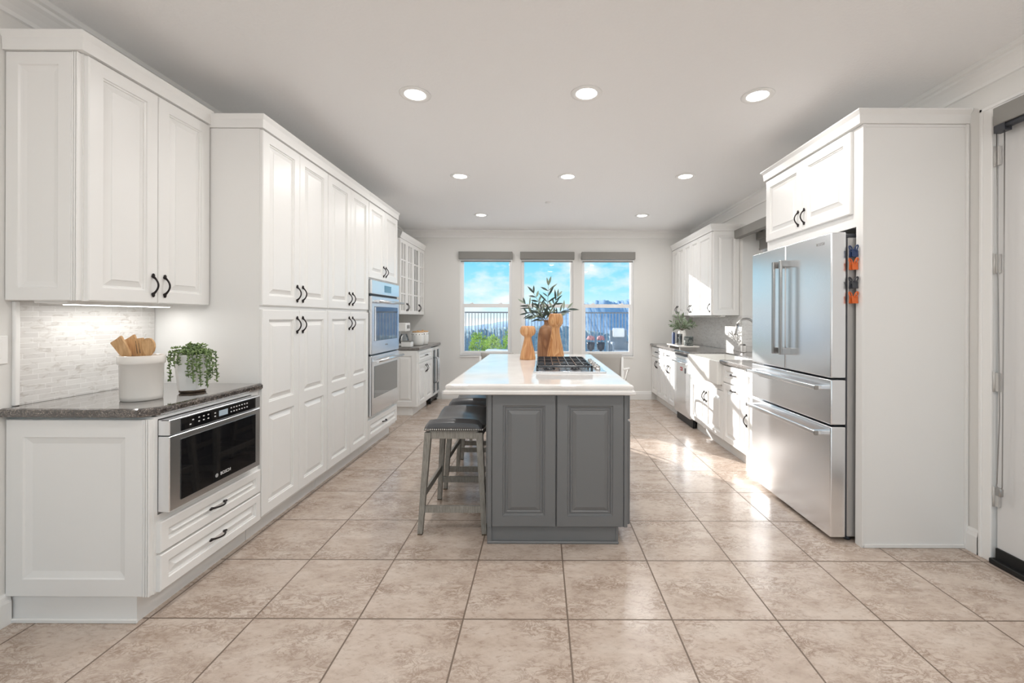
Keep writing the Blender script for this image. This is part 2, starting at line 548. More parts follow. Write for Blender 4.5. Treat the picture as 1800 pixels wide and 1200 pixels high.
mb.box(FW0, FW1, YF - .1, YF - .03, 0, .05); mb.box(FW0, FW1, YF - .1, YF - .03, FWZ - .05, FWZ)
w5 = struct('window_5', mb, mat('slider_vinyl', (.85, .85, .85), .4))  # unseen glazing, added so daylight reaches the ceiling
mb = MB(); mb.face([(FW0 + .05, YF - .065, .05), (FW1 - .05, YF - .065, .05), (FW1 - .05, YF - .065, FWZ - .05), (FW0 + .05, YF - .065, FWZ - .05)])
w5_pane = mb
WINS = [(-1.31, -.475), (-.325, .52), (.66, 1.495)]
WZ0, WZ1 = .70, 2.36
mb = MB()
xs = [XL - .15] + [v for w in WINS for v in w] + [XR + .25]
for i in range(0, len(xs), 2):
    mb.box(xs[i], xs[i + 1], YB, YB + .15, 0, ZC)
for a, b in WINS:
    mb.box(a, b, YB, YB + .15, 0, WZ0); mb.box(a, b, YB, YB + .15, WZ1, ZC)
struct('wall_back', mb, wall_m)
# right wall: door opening near the camera, window bump-out over the sink
DY0, DY1, DZ = 1.40, 2.335, 2.42
RY0, RY1, RZ0, RZ1, RX = 4.06, 5.25, .86, 2.40, 2.68
mb = MB()
mb.box(XR, XR + .22, YF, DY0, 0, ZC); mb.box(XR, XR + .22, DY0, DY1, DZ, ZC)
mb.box(XR, XR + .22, DY1, RY0, 0, ZC); mb.box(XR, XR + .22, RY0, RY1, 0, RZ0); mb.box(XR, XR + .22, RY0, RY1, RZ1, ZC)
mb.box(XR, XR + .22, RY1, YB + .15, 0, ZC)
struct('wall_right', mb, wall_m)

# ceiling crown and baseboards
CROWN = [(0, ZC - .115), (.012, ZC - .112), (.016, ZC - .095), (.03, ZC - .075), (.05, ZC - .052), (.066, ZC - .04), (.07, ZC - .028), (.086, ZC - .022), (.09, ZC), (0, ZC)]
def crown(name, path, side):
    m_ = MB(); m_.sweep(path, CROWN, False, side); struct(name, m_, trim_m)
crown('trim_1', [(XL, YF), (XL, YB), (XR, YB), (XR, YF)], 1)
BB = [(0, 0), (.016, 0), (.016, .095), (.012, .108), (.010, .122), (.005, .132), (0, .135)]
def base(name, path, side):
    m_ = MB(); m_.sweep(path, BB, False, side); struct(name, m_, trim_m)
base('baseboard_left', [(XL, YF), (XL, 1.845)], 1)
base('baseboard_back', [(-1.60, YB), (1.79, YB)], 1)
base('baseboard_right', [(XR, 2.468), (XR, 2.405)], 1)
base('baseboard_right_near', [(XR, DY0 - .08), (XR, YF)], 1)

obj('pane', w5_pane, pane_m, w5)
# back windows: frame, two sashes, glass, roller blind valance
def back_window(i, a, b):
    y0, y1 = YB + .04, YB + .10
    m_ = MB(); f = .035
    m_.box(a, a + f, y0, y1, WZ0, WZ1); m_.box(b - f, b, y0, y1, WZ0, WZ1)
    m_.box(a + f, b - f, y0, y1, WZ0, WZ0 + f); m_.box(a + f, b - f, y0, y1, WZ1 - f, WZ1)
    w = obj('window_%d' % i, m_, vinyl, None); w['kind'] = 'structure'
    zm = 1.505
    m_ = MB(); s = .028
    m_.box(a + f, b - f, y0 + .03, y1 - .005, zm - .01, zm + .03)
    m_.box(a + f, a + f + .012, y0 + .03, y1 - .005, zm + .03, WZ1 - f); m_.box(b - f - .012, b - f, y0 + .03, y1 - .005, zm + .03, WZ1 - f)
    obj('upper_sash', m_, vinyl, w)
    m_ = MB()
    m_.box(a + f, a + f + s, y0 - .005, y0 + .028, WZ0 + f, zm + .035); m_.box(b - f - s, b - f, y0 - .005, y0 + .028, WZ0 + f, zm + .035)
    m_.box(a + f + s, b - f - s, y0 - .005, y0 + .028, WZ0 + f, WZ0 + f + s + .008); m_.box(a + f + s, b - f - s, y0 - .005, y0 + .028, zm - .022, zm + .035)
    ls = obj('lower_sash', m_, vinyl, w)
    m_ = MB()
    for k in (.22, .78):
        xx = a + (b - a) * k
        m_.box(xx - .03, xx + .03, y0 - .002, y0 + .022, zm + .035, zm + .045, .003); m_.box(xx - .008, xx + .02, y0 + .002, y0 + .016, zm + .045, zm + .055, .002)
    obj('sash_lock', m_, vinyl, ls)
    m_ = MB(); m_.face([(a + f, y0 + .05, zm + .03), (b - f, y0 + .05, zm + .03), (b - f, y0 + .05, WZ1 - f), (a + f, y0 + .05, WZ1 - f)])
    m_.face([(a + f + s, y0 + .012, WZ0 + f + s), (b - f - s, y0 + .012, WZ0 + f + s), (b - f - s, y0 + .012, zm - .02), (a + f + s, y0 + .012, zm - .02)])
    obj('pane', m_, pane_m, w)
    m_ = MB(); m_.sweep([(a, YB), (b, YB)], [(0, WZ0 - .02), (.018, WZ0 - .02), (.018, WZ0), (-.04, WZ0), (-.04, WZ0 - .02)], False, 1)
    obj('window_sill', m_, trim_m, w)
for i, (a, b) in enumerate(WINS):
    back_window(i + 1, a, b)
names = ['left', 'middle', 'right']
for i, (a, b) in enumerate(WINS):
    r = thing('roller_blind', 'rolled-up gray roller blind above the %s of the three back windows' % names[i], 'blind', ((a + b) / 2, YB - .04, 2.26), 'blinds on the back windows')
    m_ = MB(); m_.box(a - .012, b + .012, YB - .085, YB - .002, 2.255, 2.372, .003); obj('valance', m_, valance_m, r)
    m_ = MB(); m_.box(a + .012, b - .012, YB - .005, YB + .003, 2.232, 2.254); sc_ = obj('shade_cloth', m_, trim_m, r)
    m_ = MB(); m_.box(a + .012, b - .012, YB - .010, YB + .008, 2.216, 2.231, .002); obj('hem_bar', m_, valance_m, sc_)

# sink window in its bump-out
m_ = MB()
m_.box(RX + .0, RX + .05, RY0, RY0 + .05, .95, RZ1); m_.box(RX, RX + .05, RY1 - .05, RY1, .95, RZ1)
m_.box(RX, RX + .05, RY0, RY1, .93, 1.02); m_.box(RX, RX + .05, RY0, RY1, RZ1 - .05, RZ1)
m_.box(RX + .005, RX + .045, 4.63, 4.68, 1.02, RZ1 - .05)
w4 = struct('window_4', m_, vinyl)
m_ = MB(); m_.face([(RX + .025, RY0 + .05, 1.02), (RX + .025, RY1 - .05, 1.02), (RX + .025, RY1 - .05, RZ1 - .05), (RX + .025, RY0 + .05, RZ1 - .05)]); obj('pane', m_, pane_m, w4)
m_ = MB()
m_.box(XR + .22, RX + .08, RY1, RY1 + .06, RZ0, RZ1 + .06); m_.box(XR + .22, RX + .08, RY0 - .06, RY0, RZ0, RZ1 + .06)
m_.box(XR + .22, RX + .08, RY0, RY1, RZ1, RZ1 + .06); m_.box(XR + .22, RX + .08, RY0, RY1, RZ0 - .04, .93)
struct('trim_2', m_, wall_m)
r = thing('roller_blind', 'gray blind valance over the sink window on the right wall', 'blind', (XR - .04, 4.65, 2.31))
m_ = MB(); m_.box(XR - .085, XR - .002, RY0 - .03, RY1 + .04, 2.30, 2.40, .003); obj('valance', m_, valance_m, r)
r = thing('roller_blind', 'small inner gray shade inside the sink window recess', 'blind', (RX - .03, 4.65, 2.25))
m_ = MB(); m_.box(RX - .065, RX - .005, RY0 + .01, RY1 - .02, 2.27, 2.35, .003); obj('valance', m_, valance_m, r)
m_ = MB(); m_.box(RX - .04, RX - .033, RY0 + .04, RY1 - .05, 2.16, 2.27); m_.box(RX - .045, RX - .028, RY0 + .04, RY1 - .05, 2.145, 2.165); obj('shade_cloth', m_, valance_m, r)

# exterior door on the right wall near the camera
m_ = MB()
m_.box(XR + .012, XR + .057, DY0 + .01, DY1 - .012, .03, DZ - .012)
d1 = struct('door_1', m_, door_m)
casing = MB()
def cas(y0, y1, z0, z1):
    casing.box(XR - .014, XR - .0005, y0, y1, z0, z1, .003)
cas(DY1 - .002, DY1 + .058, 0, DZ + .06); cas(DY0 - .058, DY0 + .002, 0, DZ + .06); cas(DY0 + .002, DY1 - .002, DZ - .002, DZ + .06)
casing.box(XR - .02, XR - .0005, DY1 + .044, DY1 + .062, 0, DZ + .064, .003); casing.box(XR - .02, XR - .0005, DY0 - .062, DY1 + .062, DZ + .046, DZ + .064, .003)
struct('trim_3', casing, trim_m)
for z in (2.2, 1.62, .98, .36):
    m_ = MB(); m_.tube([(XR - .004, DY1 - .008, z - .055), (XR - .004, DY1 - .008, z + .055)], .005, 8)
    m_.box(XR - .002, XR + .01, DY1 - .03, DY1 - .008, z - .05, z + .05)
    obj('door_hinge', m_, hinge_m, d1)
m_ = MB(); m_.box(XR - .03, XR + .06, DY0 + .005, DY1 - .005, .001, .03, .004); m_.box(XR + .0, XR + .012, DY0 + .012, DY1 - .014, .03, .085); obj('threshold', m_, thresh, d1)
r = thing('door_blind', 'gray roller blind cassette at top of the right-hand door with bead chain', 'blind', (XR - .03, 1.86, 2.36))
m_ = MB(); m_.box(XR - .06, XR - .016, DY0 + .03, 2.288, 2.345, 2.44, .004); obj('cassette', m_, valance_m, r)
m_ = MB(); m_.tube([(XR - .045, DY0 + .05, 2.33), (XR - .04, 2.27, 2.33)], .015, 10); m_.box(XR - .056, XR - .018, 2.23, 2.285, 2.305, 2.344); obj('roller', m_, darkgray, r)
m_ = MB()
ya, yb = 2.285, 2.245
pts = [(XR - .04, ya, 2.31)] + [(XR - .04, ya - (.004 * k), 2.31 - k * .3) for k in range(1, 6)] + [(XR - .04, ya - .008, .45)]
for k in range(9):
    an = PI * k / 8
    pts.append((XR - .04, (ya + yb) / 2 + .014 * math.cos(an), .44 - .014 * math.sin(an)))
pts += [(XR - .04, yb + .006, .45), (XR - .04, yb + .002, 1.4), (XR - .04, yb, 2.31)]
m_.tube(pts, .0028, 6); obj('bead_chain', m_, chain_m, r)
m_ = MB(); m_.box(XR - .05, XR - .03, 2.25, 2.28, .385, .43, .006, 2); obj('chain_tensioner', m_, steel_dark, r)

# ------------------------------------------------------------------ handles
def bow_handle(Lh=.105, out=.03):
    m_ = MB(); pts = []; rr = []
    for k in range(15):
        f = k / 14
        pts.append((out * math.sin(PI * f) ** .75, 0, (f - .5) * Lh * .86))
        e = abs(f - .5) * 2
        rr.append(.0042 + .0032 * e ** 5 )
    m_.tube(pts, rr, 8)
    for s in (-1, 1):
        m_.ell((.005, 0, s * Lh * .45), .0062, .0075, .013, 8, 6)
    me = bpy.data.meshes.new('handle'); bmesh.ops.recalc_face_normals(m_.bm, faces=m_.bm.faces[:]); m_.bm.to_mesh(me); m_.bm.free(); me.materials.append(bronze)
    return me
HND = bow_handle()
ROTV = {'L': (0, 0, 0), 'R': (0, 0, PI)}          # vertical pulls on left-side (+X) and right-side (-X) fronts
ROTH = {'L': (PI / 2, 0, 0), 'R': (PI / 2, 0, PI)}
def facing(side, x):
    return (lambda u, v, n: (x + n, u, v)) if side == 'L' else (lambda u, v, n: (x - n, u, v))
def front(root, side, x, y0, y1, z0, z1, kind='door', hy=None, hz=None, stile=.06, rails=None, t=.02, horiz=False, m=white, rail=None, name=None):
    m_ = MB(); m_.panel(facing(side, x), y0, y1, z0, z1, t, stile, rails, rail=rail)
    d = obj(name or kind, m_, m, root)
    if hy is not None:
        xs_ = x + t if side == 'L' else x - t
        inst('handle', HND, (xs_, hy, hz), d, (ROTH if horiz else ROTV)[side])
    return d
FLUTE = [(.0, 0), (.004, .004), (.008, .004), (.010, .001), (.012, .004), (.016, .004)]

# ------------------------------------------------------------------ left run: near base cabinet with drawer microwave
XF = -1.665
XT = -1.738
r = thing('base_cabinet', 'white base cabinet under the near left counter holding the drawer microwave', 'cabinet', (-1.97, 2.19, 0))
m_ = MB()
m_.box(XL + .002, XF, 1.85, 1.868, .12, .885); m_.box(XL + .002, XF, 2.472, 2.53, .12, .885)
m_.box(XL + .002, XF, 1.868, 2.472, .12, .455); m_.box(XL + .002, XF, 1.868, 2.472, .872, .885); m_.box(XL + .002, XL + .02, 1.868, 2.472, .455, .872)
obj('body', m_, white, r)
m_ = MB(); m_.panel(lambda u, v, n: (u, 1.85 - n, v), XL + .004, XF - .03, .122, .878, .02, .075, prof=[(0, 0), (.004, -.006), (.012, -.008), (.03, -.012), (.034, -.012)])
for k in range(3):
    m_.box(XF - .028 + k * .0095, XF - .021 + k * .0095, 1.829, 1.852, .122, .878, .002)
obj('end_panel', m_, white, r)
m_ = MB(); m_.box(XL + .002, XT, 1.852, 2.53, 0, .12); m_.box(XL + .002, XT + .008, 1.842, 1.852, 0, .018, .003); obj('toe_kick', m_, white, r)
front(r, 'L', XF, 1.862, 2.527, .293, .425, 'drawer', 2.19, .36, .04, horiz=True)
front(r, 'L', XF, 1.862, 2.527, .125, .283, 'drawer', 2.19, .205, .04, horiz=True)

r = thing('drawer_microwave', 'stainless drawer microwave with black glass below the near left counter', 'microwave', (-1.66, 2.165, .46))
m_ = MB(); m_.box(-2.2, XF + .0, 1.872, 2.468, .462, .866); obj('body', m_, steel_side, r)
MX = -1.612
m_ = MB(); m_.box(XF + .002, MX, 1.866, 2.468, .80, .868, .003); obj('control_fascia', m_, steel, r)
m_ = MB(); m_.box(MX - .002, MX + .002, 1.925, 2.425, .806, .862); cp = obj('control_panel', m_, black_glass, r)
m_ = MB(); m_.box(MX + .002, MX + .003, 2.15, 2.21, .82, .848); obj('display', m_, lcd, cp)
m_ = MB()
for n_k, (y, zz) in enumerate([(2.02 + .028 * (k % 3), .825 + .018 * (k // 3)) for k in range(6)] + [(2.23 + .02 * (k % 7), .823 + .02 * (k // 7)) for k in range(14)] + [(1.985, .84), (1.97, .822), (2.12, .824), (2.12, .84)]):
    m_ = MB(); m_.box(MX + .002, MX + .0028, y, y + .009, zz, zz + .005); obj('key_print', m_, print_w, cp)
m_ = MB(); m_.box(XF + .002, MX, 1.866, 2.468, .468, .796, .003); dr = obj('drawer', m_, steel, r)
m_ = MB(); m_.box(MX - .001, MX + .003, 1.925, 2.425, .50, .770); obj('window', m_, black_glass, dr)
ML = Matrix(((0, 0, 1, 0), (1, 0, 0, 0), (0, 1, 0, 0), (0, 0, 0, 1)))
text_part('logo', 'BOSCH', .022, print_w, dr, Matrix.Translation((MX + .0036, 2.195, .53)) @ ML)
m_ = MB(); m_.lathe([(.008, 0), (.0095, 0), (.0095, .0006), (.008, .0006), (.008, 0)], n=16); m_.box(-.006, .006, -.001, .001, 0, .0006); m_.box(-.001, .001, -.007, .007, 0, .0006)
bmesh.ops.transform(m_.bm, matrix=Matrix.Translation((MX + .0033, 2.135, .53)) @ ML, verts=m_.bm.verts[:]); obj('emblem', m_, print_w, dr)

m_ = MB()
EDGE = [(-.012, .888), (0, .893), (.004, .900), (.004, .917), (0, .924), (-.008, .928)]
m_.slab([(XL + .002, 1.81), (-1.70, 1.81), (-1.645, 1.86), (-1.645, 2.531), (XL + .002, 2.531)], EDGE, 1)
tag(obj('countertop', m_, granite, None, at=(-1.95, 2.18, .888)), 'dark polished granite countertop on the near left base cabinet', 'countertop')

# near upper cabinet
r = thing('wall_cabinet', 'white two-door wall cabinet above the near left counter', 'cabinet', (-2.12, 2.18, 1.385))
UX = -1.97
m_ = MB(); m_.box(XL + .002, UX, 1.845, 2.531, 1.40, 2.446); m_.box(UX - .02, UX, 1.845, 2.531, 1.385, 1.40); obj('body', m_, white, r)
m_ = MB(); m_.panel(lambda u, v, n: (u, 1.845 - n, v), XL + .004, UX - .03, 1.385, 2.445, .02, .055, prof=[(0, 0), (.004, -.006), (.010, -.008), (.028, -.011), (.032, -.011)])
for k in range(3):
    m_.box(UX - .029 + k * .0095, UX - .022 + k * .0095, 1.824, 1.847, 1.385, 2.445, .002)
obj('end_panel', m_, white, r)
front(r, 'L', UX, 1.85, 2.186, 1.385, 2.44, 'door', 2.155, 1.475)
front(r, 'L', UX, 2.19, 2.527, 1.385, 2.44, 'door', 2.222, 1.475)
CAB = lambda z: [(-.02, z), (.003, z), (.004, z + .02), (.02, z + .055), (.026, z + .078), (.026, z + .085), (-.02, z + .085)]
CABF = lambda z: [(-.02, z), (.006, z), (.008, z + .05), (.018, z + .072), (.018, z + .078), (-.02, z + .078)]
def cab_crown(root, path, z, prof=CABF, side=1, m=white):
    m_ = MB(); m_.sweep(path, prof(z), False, side)
    xs_ = [p[0] for p in path]; ys_ = [p[1] for p in path]
    obj('crown_molding', m_, m, root)
cab_crown(r, [(XL + .003, 1.822), (UX + .02, 1.822), (UX + .02, 2.531)], 2.447)

# under-cabinet light strip
r = thing('undercabinet_light', 'slim white lit strip light under the near left wall cabinet', 'light', (-2.1, 2.2, 1.36))
m_ = MB(); m_.box(-2.17, -2.09, 1.88, 2.44, 1.372, 1.399, .004); m_.box(-2.2, -2.05, 1.86, 1.92, 1.375, 1.399, .004); obj('housing', m_, trim_m, r)
m_ = MB(); m_.box(-2.16, -2.10, 1.94, 2.43, 1.369, 1.372); obj('diffuser', m_, strip_m, r)
ld = bpy.data.lights.new('strip_lamp', 'AREA'); ld.shape = 'RECTANGLE'; ld.size = .05; ld.size_y = .5; ld.energy = .75; ld.color = (1, .97, .93)
lo = bpy.data.objects.new('strip_lamp', ld); COL.objects.link(lo); lo.parent = r; lo.location = Vector((-2.13, 2.19, 1.366)) - Vector(r.location)

# backsplash, left near
m_ = MB(); m_.box(XL + .0005, XL + .008, 1.875, 2.531, .929, 1.384); struct('wall_left_backsplash', m_, mosaic_y)
m_ = MB(); m_.box(XL + .0005, XL + .016, 1.852, 1.874, .929, 1.384, .005, 2); struct('trim_4', m_, trim_m)
r = thing('light_switch', 'white wall switch plate at the far left edge of the photo', 'switch', (XL, 1.80, 1.2))
m_ = MB(); m_.box(XL + .0005, XL + .006, 1.755, 1.838, 1.115, 1.235, .002); obj('plate', m_, trim_m, r)
m_ = MB(); m_.box(XL + .006, XL + .011, 1.78, 1.813, 1.14, 1.21, .002); obj('rocker', m_, trim_m, r)

# pantries
DX = XF
def pantry(y0, label):
    y1 = y0 + .782; r = thing('pantry_cabinet', label, 'cabinet', (-1.97, y0 + .39, 0), 'tall pantry cabinets on the left')
    m_ = MB(); m_.box(XL + .002, XF, y0, y1 - .002, .115, 2.43); obj('body', m_, white, r)
    m_ = MB(); m_.box(XL + .002, XT, y0 + .001, y1 - .002, 0, .115); obj('toe_kick', m_, white, r)
    ym = (y0 + y1) / 2
    for a, b, h in ((y0 + .003, ym - .002, ym - .034), (ym + .002, y1 - .005, ym + .034)):
        front(r, 'L', XF, a, b, 1.387, 2.425, 'door', h, 1.475)
        front(r, 'L', XF, a, b, .137, 1.362, 'door', h, 1.265, rails=[.765])
    return r
p1 = pantry(2.535, 'tall white pantry cabinet nearest the granite counter')
p2 = pantry(3.318, 'tall white pantry cabinet directly beside the wall ovens')
cab_crown(p1, [(XL + .003, 2.532), (XF + .02, 2.532), (XF + .02, 3.317)], 2.432)
cab_crown(p2, [(XF + .02, 3.317), (XF + .02, 4.10)], 2.432)
# oven tower
OY0, OY1 = 4.102, 4.92
r = thing('oven_cabinet', 'white tower cabinet framing the double wall oven', 'cabinet', (-1.97, 4.5, 0))
m_ = MB(); m_.box(XL + .002, XF, OY0, OY0 + .02, .115, 2.43); m_.box(XL + .002, XF, OY1 - .02, OY1, .115, 2.43)
m_.box(XL + .002, XF, OY0 + .02, OY1 - .02, .115, .355); m_.box(XL + .002, XF, OY0 + .02, OY1 - .02, 1.69, 2.43); obj('body', m_, white, r)
m_ = MB(); m_.box(XL + .002, XT, OY0, OY1 - .002, 0, .115); obj('toe_kick', m_, white, r)
om = (OY0 + OY1) / 2
front(r, 'L', XF, OY0 + .004, om - .002, 1.70, 2.425, 'door', om - .034, 1.79)
front(r, 'L', XF, om + .002, OY1 - .004, 1.70, 2.425, 'door', om + .034, 1.79)
front(r, 'L', XF, OY0 + .004, OY1 - .004, .14, .325, 'drawer', om, .235, .045, horiz=True)
cab_crown(r, [(XF + .02, OY0), (XF + .02, OY1 + .003), (XL + .003, OY1 + .003)], 2.432)
r = thing('double_wall_oven', 'stainless double wall oven built into the white tower', 'oven', (-1.65, om, .36))
OX = -1.622
m_ = MB(); m_.box(-2.2, XF - .001, OY0 + .022, OY1 - .022, .357, 1.686); m_.box(XF + .001, XF + .012, OY0 + .012, OY1 - .012, .357, 1.682); obj('body', m_, steel_dark, r)
m_ = MB(); m_.box(XF + .012, OX, OY0 + .016, OY1 - .016, 1.545, 1.68, .004); cf = obj('control_fascia', m_, steel, r)
m_ = MB(); m_.box(OX, OX + .002, om - .06, om + .13, 1.575, 1.645); obj('display', m_, screen_m, cf)
for z0, z1 in ((1.525, 1.544), (.944, .957)):
    m_ = MB(); m_.box(XF + .012, XF + .02, OY0 + .02, OY1 - .02, z0, z1); obj('vent_gap', m_, black, r)
for z0, z1, w0, w1 in ((.957, 1.524, 1.085, 1.425), (.365, .943, .53, .84)):
    m_ = MB(); m_.box(XF + .012, OX, OY0 + .016, OY1 - .016, z0, z1, .005); d = obj('oven_door', m_, steel, r)
    m_ = MB(); m_.box(OX - .001, OX + .003, OY0 + .085, OY1 - .075, w0, w1, .001); obj('window', m_, oven_glass, d)
    m_ = MB(); hz = z1 - .05
    m_.tube([(OX + .055, OY0 + .03, hz), (OX + .055, OY1 - .03, hz)], .014, 14)
    for y in (OY0 + .055, OY1 - .055):
        m_.box(OX - .001, OX + .055, y - .012, y + .012, hz - .01, hz + .01, .003)
    obj('handle', m_, steel, d)
text_part('logo', 'BOSCH', .022, steel_dark, r, Matrix.Translation((OX + .0005, om, 1.035)) @ ML)

# ------------------------------------------------------------------ far left: base cabinet, wine cooler, counter, glass cabinet
FX = -1.655
r = thing('base_cabinet', 'small white base cabinet beyond the wall ovens, left of the beverage cooler', 'cabinet', (-1.97, 6.1, 0))
m_ = MB(); m_.box(XL + .002, FX, 5.76, 6.475, .115, .872); obj('body', m_, white, r)
m_ = MB(); m_.panel(lambda u, v, n: (u, 5.76 - n, v), XL + .3, FX, .118, .87, .018, .07); obj('end_panel', m_, white, r)
m_ = MB(); m_.box(XL + .002, FX - .07, 5.78, 6.475, 0, .115); obj('toe_kick', m_, white, r)
front(r, 'L', FX, 5.77, 6.47, .705, .862, 'drawer', 6.12, .785, .04, horiz=True)
front(r, 'L', FX, 5.77, 6.118, .125, .692, 'door', 6.085, .6)
front(r, 'L', FX, 6.122, 6.47, .125, .692, 'door', 6.155, .6)
r = thing('beverage_cooler', 'stainless glass-door beverage cooler at the far end of left counter', 'cooler', (-1.95, 6.71, 0))
m_ = MB(); m_.box(XL + .01, FX - .02, 6.485, 6.94, .09, .868); obj('body', m_, black, r)
for a, b, hy in ((6.487, 6.71, 6.675), (6.714, 6.938, 6.75)):
    m_ = MB(); q = .035
    m_.box(FX - .019, FX + .02, a, a + q, .12, .862, .003); m_.box(FX - .019, FX + .02, b - q, b, .12, .862, .003)
    m_.box(FX - .019, FX + .02, a + q, b - q, .12, .16, .003); m_.box(FX - .019, FX + .02, a + q, b - q, .815, .862, .003); d = obj('door', m_, steel, r)
    m_ = MB(); m_.box(FX - .005, FX + .008, a + q, b - q, .16, .815); obj('pane', m_, black_glass, d)
    m_ = MB(); m_.tube([(FX + .02, hy, .30), (FX + .055, hy, .33), (FX + .06, hy, .5), (FX + .055, hy, .67), (FX + .02, hy, .70)], .008, 8); obj('handle', m_, steel, d)
m_ = MB(); m_.box(FX - .05, FX - .01, 6.49, 6.935, .04, .115)
for y in (6.53, 6.89): m_.lathe([(.016, 0), (.02, .004), (.012, .03), (.012, .05)], (FX - .03, y, 0), 10)
obj('grille', m_, black, r)
m_ = MB(); m_.slab([(XL + .002, 5.735), (FX + .03, 5.735), (FX + .03, 6.946), (XL + .002, 6.946)], [(-.006, .874), (0, .880), (.003, .89), (.003, .902), (0, .909), (-.006, .912)], 1)
tag(obj('countertop', m_, granite_l, None, at=(-1.95, 6.35, .874)), 'gray granite countertop in the far left corner under the glass-door cabinet', 'countertop')
m_ = MB(); m_.box(XL + .0005, XL + .008, 5.74, 6.948, .913, 1.355); struct('wall_left_far_backsplash', m_, mosaic_y)

GX = -1.91
r = thing('glass_wall_cabinet', 'white wall cabinet with gridded glass doors in the far left corner', 'cabinet', (-2.1, 6.35, 1.36))
m_ = MB(); g0, g1 = 5.75, 6.945
m_.box(XL + .002, XL + .012, g0, g1, 1.36, 2.385); m_.box(XL + .012, GX, g0, g0 + .018, 1.36, 2.385); m_.box(XL + .012, GX, g1 - .018, g1, 1.36, 2.385)
m_.box(XL + .012, GX, g0 + .018, g1 - .018, 1.36, 1.378); m_.box(XL + .012, GX, g0 + .018, g1 - .018, 2.367, 2.385); m_.box(XL + .012, GX, 6.34, 6.358, 1.378, 2.367); obj('body', m_, white, r)
for z in (1.72, 2.05):
    m_ = MB(); m_.box(XL + .014, GX - .03, g0 + .02, 6.338, z, z + .016); m_.box(XL + .014, GX - .03, 6.36, g1 - .02, z, z + .016); obj('shelf', m_, white, r)
w_ = (g1 - g0 - .01) / 4
for k in range(4):
    a = g0 + .004 + k * (w_ + .0007); b = a + w_ - .003; z0, z1 = 1.362, 2.382; q = .05
    m_ = MB()
    for bx in ((a, a + q, z0, z1), (b - q, b, z0, z1), (a + q, b - q, z0, z0 + q), (a + q, b - q, z1 - q, z1)):
        m_.box(GX + .001, GX + .021, *bx)
    ymid = (a + b) / 2
    m_.box(GX + .003, GX + .019, ymid - .009, ymid + .009, z0 + q, z1 - q)
    for j in range(1, 4):
        zz = z0 + q + (z1 - z0 - 2 * q) * j / 4
        m_.box(GX + .0035, GX + .0185, a + q, b - q, zz - .009, zz + .009)
    d = obj('door', m_, white, r)
    m_ = MB(); m_.face([(GX + .008, a + q, z0 + q), (GX + .008, b - q, z0 + q), (GX + .008, b - q, z1 - q), (GX + .008, a + q, z1 - q)]); obj('pane', m_, cab_glass, d)
    inst('handle', HND, (GX + .021, (b - .025) if k % 2 == 0 else (a + .025), 1.46), d)
cab_crown(r, [(GX + .022, g0 - .001), (GX + .022, g1 + .003)], 2.387, CAB)

# coffee maker and canisters on the far left counter
r = thing('coffee_maker', 'white drip coffee maker on the far left counter beside the canisters', 'coffee maker', (-1.98, 6.05, .913))
x, y = -1.98, 6.05
m_ = MB(); m_.box(x - .11, x + .12, y - .10, y + .10, .913, .943, .01, 2); m_.box(x - .11, x - .02, y - .10, y + .10, .943, 1.24, .012, 2); m_.box(x - .019, x + .11, y - .10, y + .10, 1.12, 1.24, .012, 2); obj('body', m_, trim_m, r)
m_ = MB(); m_.lathe([(.05, 0), (.066, .02), (.07, .06), (.055, .11), (.045, .125), (.045, .14)], (x + .05, y, .945), 20); obj('carafe', m_, clear_glass, r)
m_ = MB(); m_.tube([(x + .05, y - .055, 1.06), (x + .05, y - .1, 1.05), (x + .05, y - .1, .98), (x + .05, y - .068, .97)], .007, 8); obj('carafe_handle', m_, trim_m, r)
m_ = MB(); m_.box(x + .11, x + .113, y - .06, y + .06, 1.16, 1.21); obj('control_strip', m_, steel_dark, r)
r = thing('drip_tray', 'small white box in front of the coffee maker', 'box', (-1.83, 5.87, .913))
m_ = MB(); m_.box(-1.90, -1.76, 5.82, 5.93, .913, .985, .008, 2); obj('body', m_, trim_m, r)
m_ = MB(); m_.box(-1.905, -1.755, 5.815, 5.935, .986, .996, .004); obj('lid', m_, steel_dark, r)
def canister(x, y, s, label):
    r = thing('canister', label, 'canister', (x, y, .913), 'white canisters on the far left counter')
    m_ = MB(); m_.lathe([(.066 * s, 0), (.076 * s, .01), (.082 * s, .06), (.082 * s, .13), (.08 * s, .185), (.076 * s, .185), (.07 * s, .12), (.0, .12)], (x, y, .913), 28); obj('jar', m_, ceramic, r)
    for k in range(12):
        an = 2 * PI * k / 12; m_ = MB()
        m_.ell((x + .0815 * s * math.cos(an), y + .0815 * s * math.sin(an), .913 + .158), .006, .006, .007, 6, 4); obj('hole', m_, black, r)
    m_ = MB(); m_.lathe([(.074 * s, .186), (.077 * s, .19), (.077 * s, .2), (.07 * s, .203), (.018, .203), (.014, .215), (.0, .217)], (x, y, .913), 24); obj('lid', m_, utensil, r)
canister(-1.79, 6.25, 1.05, 'front white pierced canister with wooden lid on the far left counter')
canister(-1.78, 6.47, 1.05, 'rear white pierced canister behind the other, near the cooler')

